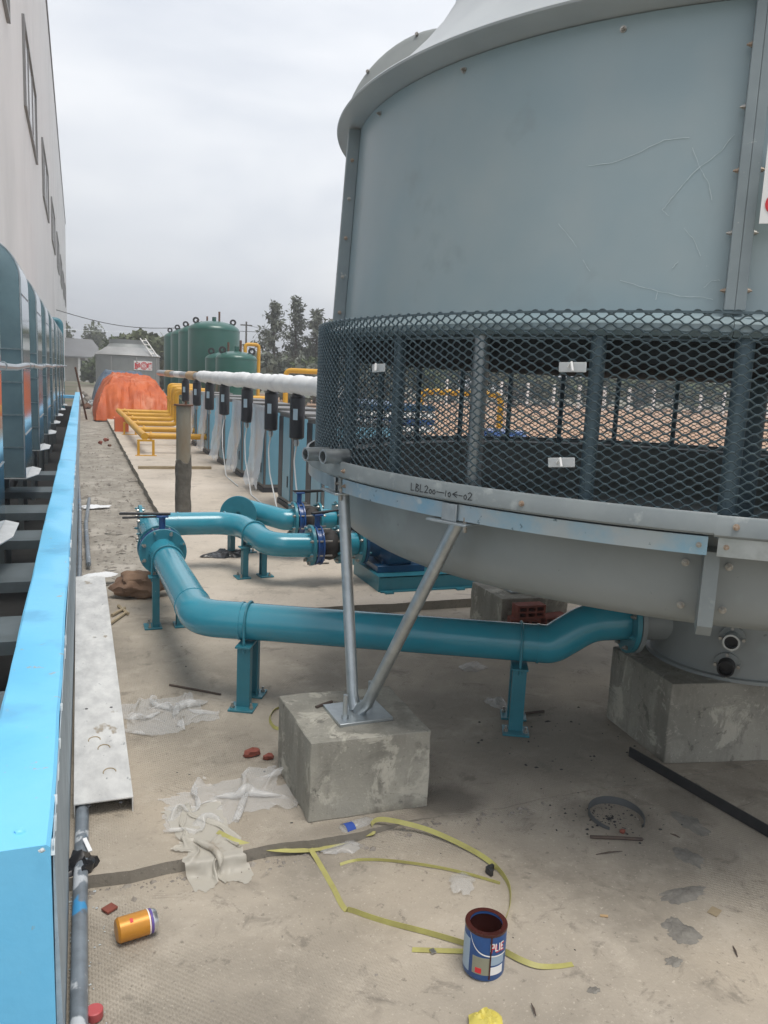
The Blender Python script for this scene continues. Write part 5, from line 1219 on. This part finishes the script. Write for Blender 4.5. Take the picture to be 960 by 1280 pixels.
def film_sheet(c, Lx, Ly, sq, rot, seed, m_, label, nx=44, ny=40, lift=.06, floor=None, jag=.0):
    P_ = sheet_sim(Lx, Ly, nx, ny, sq, seed, lift=lift, floor=(None if floor is None else (lambda x, y: floor(c[0]+x*math.cos(rot)-y*math.sin(rot), c[1]+x*math.sin(rot)+y*math.cos(rot)))))
    m = MB(); ca, sa = math.cos(rot), math.sin(rot); keep = {}
    for b in range(ny):
        for a in range(nx):
            x, y, z = (float(k) for k in P_[b, a]); m.v.append(Vector((c[0]+x*ca-y*sa, c[1]+x*sa+y*ca, z)))
    for b in range(ny-1):
        for a in range(nx-1):
            u, v = abs(2*a/(nx-1)-1), abs(2*b/(ny-1)-1)
            if jag and max(u, v) > 1-jag*(.5+.9*fbm(a*.12+seed, b*.12)) : continue
            m.f.append((b*nx+a, b*nx+a+1, (b+1)*nx+a+1, (b+1)*nx+a))
    used = sorted({i for f in m.f for i in f}); ix = {o_: n_ for n_, o_ in enumerate(used)}; m.v = [m.v[i] for i in used]; m.f = [tuple(ix[i] for i in f) for f in m.f]
    o = m.build('plastic_bag', m_, smooth=180, org=(c[0],c[1],0)); sb = o.modifiers.new('sub', 'SUBSURF'); sb.levels = 1; sb.render_levels = 1
    return tag(o, label, 'plastic bag')
P = g(203, 893, 0); film_sheet((P.x+.01,P.y), .50, .48, (.58,.62), .2, 24, 'bagclear', 'clear plastic bag lying flat on the slab beside the steel plank', lift=.07, jag=.10)
P = g(288, 1000, 0); film_sheet((P.x,P.y), .66, .42, (.72,.62), .30, 5, 'bag', 'torn milky white plastic sheet by the front concrete block', 54, 42, lift=.08, jag=.22)
flr = lambda x, y: np.where(y > 2.30, .001, NZ-.003)
P = g(250, 1045, 0); film_sheet((P.x+.01,P.y-.02), .30, .52, (.50,.78), .12, 33, 'bagthick', 'dirty cream plastic bag hanging over the step in the slab', 34, 54, lift=.09, floor=flr, jag=.14)
P = g(590, 835, 0); crumple('plastic_bag', P, .09, .06, .03, 'bag', 'small white plastic scrap behind the long teal pipe', 8, .2, 26, .4, 0)
P = g(622, 882, 0); crumple('plastic_bag', P, .045, .09, .05, 'bagclear', 'clear plastic scrap beside the support near the sump', 12, .2, 26, .4, 0)
P = gn(578, 1106); crumple('plastic_bag', P, .055, .04, .022, 'bagclear', 'small clear wrapper inside the yellow strap loop', 15, .9, 26, .4, P.z+.002)
P = g(281, 694, .06); crumple('plastic_bag', P, .17, .12, .06, 'blackbag', 'black plastic bag lying on the pad under the header pipe', 18, .1, 36, .35, .06)
P = g(122, 723, .0); crumple('paper_scrap', (P.x+.02,5.82,0), .11, .06, .03, 'paper', 'white paper scrap at the far end of the steel plank', 25, .1, 24, .4, .045, 'paper')
P = g(120, 635, -.02); crumple('paper_scrap', P, .16, .10, .03, 'paper', 'white plastic scrap on the dirt strip beside the curb', 26, .1, 24, .5, -.01, 'paper')
P = g(460, 1062, NZ); crumple('plastic_bag', (P.x-.07,2.30,0), .07, .03, .02, 'bag', 'white plastic shred lying along the step by the strap', 27, .1, 22, .5, NZ)
# water bottle in the crack at the step
P = g(447, 1043, NZ); d = Vector((1,.25,0)).normalized(); c0 = Vector((P.x-.07,P.y-.02,NZ+.028))
t = thing('water_bottle', (P.x,P.y,NZ), 'squashed clear water bottle with blue label lying at the step', 'bottle')
MB().tube([c0, c0+d*.01, c0+d*.05, c0+d*.055, c0+d*.11, c0+d*.135, c0+d*.15], [.018,.027,.024,.027,.026,.012,.012], 18).build('body', 'bagclear', t)
MB().tube([c0+d*.015, c0+d*.05], [.0275,.0250], 18, False).build('label', 'bluelabel', t)
# sack and sticks by the plank
P = g(172, 748, 0); o = lump((P.x+.02,P.y+.05,.085), (.17,.12,.095), 2, .35, 4).build('cement_sack', 'sack', org=(P.x,P.y,0)); tag(o, 'lumpy brown sack lying behind the flanged end of the long pipe', 'sack')
for i, (x0, y0, x1, y1) in enumerate(((140,769,156,760),(137,780,158,765),(148,757,160,767))):
    A = g(x0, y0, .012); B_ = g(x1, y1, .012); tag(MB().tube([A, B_], .010, 6).build('wood_stick', 'wood', org=tuple(A)), 'pale splintered stick beside the steel plank', 'stick', 'sticks beside the plank')
for i, (px, py, s_) in enumerate(((315,945,.032),(335,949,.022))):
    P = g(px, py, 0); o = lump((P.x,P.y,s_*.5), (s_,s_*.7,s_*.6), 50+i, .5, 2).build('brick_fragment', 'brick', smooth=0, org=(P.x,P.y,0)); tag(o, 'larger red brick fragment on the slab left of the front block' if i == 0 else 'smaller red brick fragment on the slab left of the front block', 'brick fragment')
# hollow bricks against block B
def hollow_brick(c, rot, label, flat=False):
    t = MB(); ex = Vector((math.cos(rot), math.sin(rot), 0)); ey = Vector((-math.sin(rot), math.cos(rot), 0)); c = Vector(c)
    W_, D_, H__ = .18, .08, .08
    for zz in (-1, 0, 1): t.obox(c+Vector((0,0,zz*(H__/2-.006))), (W_-.001,D_,.012), ex, ey)
    for k in range(4):
        t.obox(c+ex*(-W_/2+.006+(W_-.012)*k/3)+Vector((0,0,H__/4-.0015)), (.0121,D_-.001,H__/2-.0152), ex, ey); t.obox(c+ex*(-W_/2+.006+(W_-.012)*k/3)-Vector((0,0,H__/4-.0015)), (.0121,D_-.001,H__/2-.0152), ex, ey)
    t.obox(c+ey*(D_/2-.004), (W_-.002,.006,H__-.002), ex, ey)
    return tag(t.build('hollow_brick', 'brick', smooth=0, org=(c.x,c.y,c.z-.04)), label, 'brick', 'red hollow bricks by the far block')
bx, by = fB.x-.03, fB.y-.33
hollow_brick((bx-.12,by,.04), -.25, 'red hollow brick lying on the slab with its holes facing out'); hollow_brick((bx+.10,by+.02,.04), .1, 'red hollow brick lying on the slab at the right of the little pile')
hollow_brick((bx-.11,by,.1205), -.25, 'red hollow brick in the middle course of the little pile'); hollow_brick((bx+.10,by+.02,.1205), .15, 'red hollow brick on the right of the middle course'); hollow_brick((bx-.08,by+.005,.2010), -.05, 'red hollow brick topmost on the little pile')
P = g(665, 740, .24); tag(MB().tube([(P.x,P.y,.24),(P.x,P.y,.29),(P.x,P.y,.30)], [.035,.035,.028], 18).build('yellow_cap', 'yellowplastic', org=(P.x,P.y,.24)), 'bright yellow plastic cap on the far concrete block', 'cap')  # loose plastic cap on the block top
A = g(612, 722, .26); B_ = g(634, 727, .25); tag(MB().tube([A+Vector((0,0,-.008)), B_], .008, 6).build('steel_rod', 'rustdark', org=tuple(B_)), 'rusty rod end lying on the far concrete block', 'rod')
# rods, hoop, bar
def rod(a, b, r_, label, z=0, m_='steelrod', name='steel_rod'):
    if z is None: A = gn(*a, r_); B_ = gn(*b, r_); z = A.z-r_
    else: A = g(*a, z+r_); B_ = g(*b, z+r_)
    return tag(MB().tube([A, (A+B_)/2+Vector((0,0,.001)), B_], r_, 8).build(name, m_, org=(A.x,A.y,z)), label, 'rod')
rod((212,856),(276,868), .005, 'thin dark rod lying on the slab beside the clear bag')
rod((738,1046),(803,1049), .006, 'rusty rod lying on the slab in front of the steel hoop', None)
rod((395,884),(415,877), .006, 'short dark rod on top of the front concrete block', BZ)
rod((680,889),(655,892), .006, 'thin brown stick beside the support near the sump')
A = g(790, 945, 0); B_ = gn(985, 1058)
bar = MB(); d = (B_-A).normalized(); s = Vector((-d.y,d.x,0)).normalized()
bar.obox((A+B_)/2+Vector((0,0,.024))-s*.018, ((B_-A).length,.005,.042), d, s); bar.obox((A+B_)/2+Vector((0,0,.0045)), ((B_-A).length,.034,.005), d, s)
tag(bar.build('angle_iron', 'steelbar', smooth=0, org=((A.x+B_.x)/2,(A.y+B_.y)/2,-.02)), 'long black angle iron lying beside the plinth of the tower', 'angle iron')
P = gn(770, 1022); t = MB(); n_ = 40; rr = .095
for i in range(n_+1):
    a = R(-60) + R(280)*i/n_
    for r_, zz in ((rr,0),(rr+.003,0),(rr+.003,.028),(rr,.028)): t.v.append(Vector((P.x+r_*math.cos(a), P.y+r_*math.sin(a), P.z+.001+zz*(.35+.65*math.sin(PI*i/n_)))))
for i in range(n_):
    for e in range(4): t.f.append((i*4+e,(i+1)*4+e,(i+1)*4+(e+1)%4,i*4+(e+1)%4))
tag(t.build('steel_hoop', 'hoop', org=(P.x,P.y,NZ)), 'open thin steel hoop lying on the slab among metal filings', 'hoop')
P = gn(778, 1041); tag(lump((P.x,P.y,P.z+.006), (.012,.010,.008), 71, .4, 1).build('brick_fragment', 'brick', smooth=0, org=(P.x,P.y,NZ)), 'tiny red fragment beside the rusty rod', 'brick fragment')
P = gn(612, 1090); o = MB(); o.obox((P.x,P.y,P.z+.012), (.028,.010,.020), (1,.3,0)); o.obox((P.x-.008,P.y-.014,P.z+.012), (.010,.022,.0198), (1,.3,0)); tag(o.build('iron_scrap', 'steelbar', smooth=0, org=(P.x,P.y,NZ)), 'small dark iron angle scrap on the yellow strap', 'scrap')
# mortar droppings
for i, (px, py, rx, ry) in enumerate(((864,1030,.040,.075),(868,984,.035,.035),(862,1072,.036,.055),(852,1118,.085,.030),(852,1165,.050,.050),(842,1202,.024,.018),(742,1238,.018,.011))):
    P = gn(px, py); n_ = 48; m = MB(); m.v.append(P + Vector((0,0,.003)))
    for q, hh in ((.3,.003),(.6,.0032),(.86,.0022),(1.0,.0004)):
        for k in range(n_):
            a = 2*PI*k/n_; e = 1+.38*fbm(math.cos(a)*1.7+i*5, math.sin(a)*1.7, 2)+.22*fbm(math.cos(a)*7+i*5, math.sin(a)*7, 4); X = P.x+rx*q*e*math.cos(a); m.v.append(Vector((X, P.y+ry*q*e*math.sin(a), nzf(X)+hh*(1+.6*fbm(a*6,q*9,i)))))
    m.f = [(0,1+k,1+(k+1)%n_) for k in range(n_)] + [(1+b*n_+k,1+(b+1)*n_+k,1+(b+1)*n_+(k+1)%n_,1+b*n_+(k+1)%n_) for b in range(3) for k in range(n_)]
    tag(m.build('mortar_patch', 'mortar', org=tuple(P)), ['long grey mortar spill beside the black angle iron','small grey mortar spill touching the black angle iron','round grey mortar spill below the angle iron','wide flat mortar spill with debris along its edge','rough dark mortar spill below the wide flat one','small mortar spot below the rough dark spill','tiny mortar spot beyond the strap end'][i], 'mortar spill')
for i, (px, py, w_, h_, rt) in enumerate(((820,916,.0,.0,0),)): pass
for i, (a_, b_, lb) in enumerate((((916,1182),(922,1196),'short dark splinter right of the mortar spills'),((838,1042),(850,1047),'short dark splinter below the angle iron'),((664,1254),(670,1270),'thin dark splinter on the slab below the strap end'),((745,1068),(778,1064),'faint thin twig below the rusty rod'))):
    A = gn(*a_, .003); B_ = gn(*b_, .003); tag(MB().tube([A, (A+B_)/2+Vector((0,0,.002)), B_], [.001,.003,.001], 5).build('splinter', 'steelrod', org=tuple(A)), lb, 'splinter')
P = gn(893, 1140); tag(MB().obox(P+Vector((0,0,.002)), (.04,.028,.002), (1,.5,0)).build('card_scrap', 'wood', org=tuple(P)), 'pale flat card scrap beside the wide mortar spill', 'scrap')
P = gn(755, 1146); tag(MB().obox(P+Vector((0,0,.003)), (.022,.008,.003), (1,-.6,.1)).build('card_scrap', 'tan', org=tuple(P)), 'tiny tan scrap on the open slab left of the mortar spills', 'scrap')
P = g(378, 924, 0); tag(MB().obox((P.x,P.y,.004), (.032,.008,.006), (1,-.1,0)).build('wood_chip', 'wood', org=(P.x,P.y,0)), 'pale wood chip above the red brick fragments', 'wood chip')
# loose grit: on slabs, round the hoop and on the dirt strip
def grit(name, spots, n, smin, smax, m_, label, seed, dirt=False):
    rnd = random.Random(seed); m = MB()
    for _ in range(n):
        x, y, z = spots(rnd); s_ = smin*(smax/smin)**(rnd.random()**2.2)
        q = [Vector((rnd.uniform(-1,1),rnd.uniform(-1,1),0)) for _ in range(1)]
        a = rnd.random()*6.3; k = rnd.uniform(.5,1.6)
        ps = [(x+s_*k*math.cos(a+t_), y+s_*math.sin(a+t_), z-.001+(s_*.1)) for t_ in (0,1.6,3.1,4.7)] + [(x+rnd.uniform(-.3,.3)*s_, y+rnd.uniform(-.3,.3)*s_, z+s_*rnd.uniform(.35,.9))]
        m.add(ps, [(0,1,4),(1,2,4),(2,3,4),(3,0,4),(3,2,1,0)])
    return tag(m.build(name, m_, smooth=0, kind='stuff'), label, 'grit')
def sl(rnd):
    x = rnd.uniform(0,3.4); y = rnd.uniform(1.2,4.6); return (x, y, nzf(x) if y < 2.33 else 0)
def hp_(rnd):
    P = gn(768, 1022); a = rnd.random()*6.3; r_ = abs(rnd.gauss(0,.10)); return (P.x+r_*math.cos(a)*1.2-.02, P.y+r_*math.sin(a), P.z)
def stp(rnd): x = rnd.uniform(-.03,1.6); return (x, 2.315-abs(rnd.gauss(0,.035)), nzf(x))
def drt(rnd): return (rnd.uniform(-.05,.74), 5.0+abs(rnd.gauss(0,7)), -.012)
def cbf(rnd): return (-.045+abs(rnd.gauss(0,.035)), rnd.uniform(1.4,2.6), NZ if True else 0)
def plin(rnd): return (rnd.uniform(1.5,2.25), rnd.uniform(2.36,3.1), 0)
grit('grit', sl, 420, .0015, .007, 'stone', 'scattered pale grit on the concrete slab', 1)
grit('filings', hp_, 330, .0018, .007, 'black', 'black metal filings scattered round the steel hoop', 2)
grit('rubble', stp, 260, .003, .013, 'stone', 'crumbled concrete rubble along the broken step', 3)
grit('gravel', drt, 1100, .005, .028, 'stone', 'stones and rubble strewn on the dirt strip', 4)
grit('grit', cbf, 260, .002, .007, 'chip', 'pale chips along the foot of the blue curb', 5)
grit('filings', plin, 130, .002, .009, 'black', 'dark crumbs on the slab beside the tower plinth', 6)
grit('filings', sl, 120, .002, .008, 'black', 'dark crumbs scattered over the slab', 7)
# rubble heap at the far end of the strip
for i, (X, Y, s_, mm) in enumerate(((.12,33,.28,'stone'),(.35,35,.35,'stone'),(.05,36.5,.4,'paper'),(.30,31,.22,'rustdark'),(.48,34,.25,'chip'),(.18,38,.5,'stone'),(.4,16.8,.07,'brick'),(.52,17.4,.08,'brick'),(.55,16.2,.06,'rustdark'))):
    tag(lump((X,Y,s_*.3), (s_*.6,s_*.8,s_*.5), 80+i, .6, 2).build('rubble_lump', mm, smooth=0, org=(X,Y,-.02)), 'broken rubble lump on the far dirt strip', 'rubble', 'rubble lumps on the dirt strip')

# ================================================================== HAZE
hm_ = bpy.data.materials.new('haze'); hm_.use_nodes = True; hm_.node_tree.nodes.clear()
ho = hm_.node_tree.nodes.new('ShaderNodeOutputMaterial'); hv = hm_.node_tree.nodes.new('ShaderNodeVolumePrincipled')
hv.inputs['Color'].default_value = (.86, .89, .93, 1); hv.inputs['Density'].default_value = .0036
hm_.node_tree.links.new(hv.outputs['Volume'], ho.inputs['Volume']); MATS['haze'] = hm_
MB().box(-910, 910, -910, 910, -2.0, 20.2).build('haze', 'haze', smooth=0, kind='stuff')
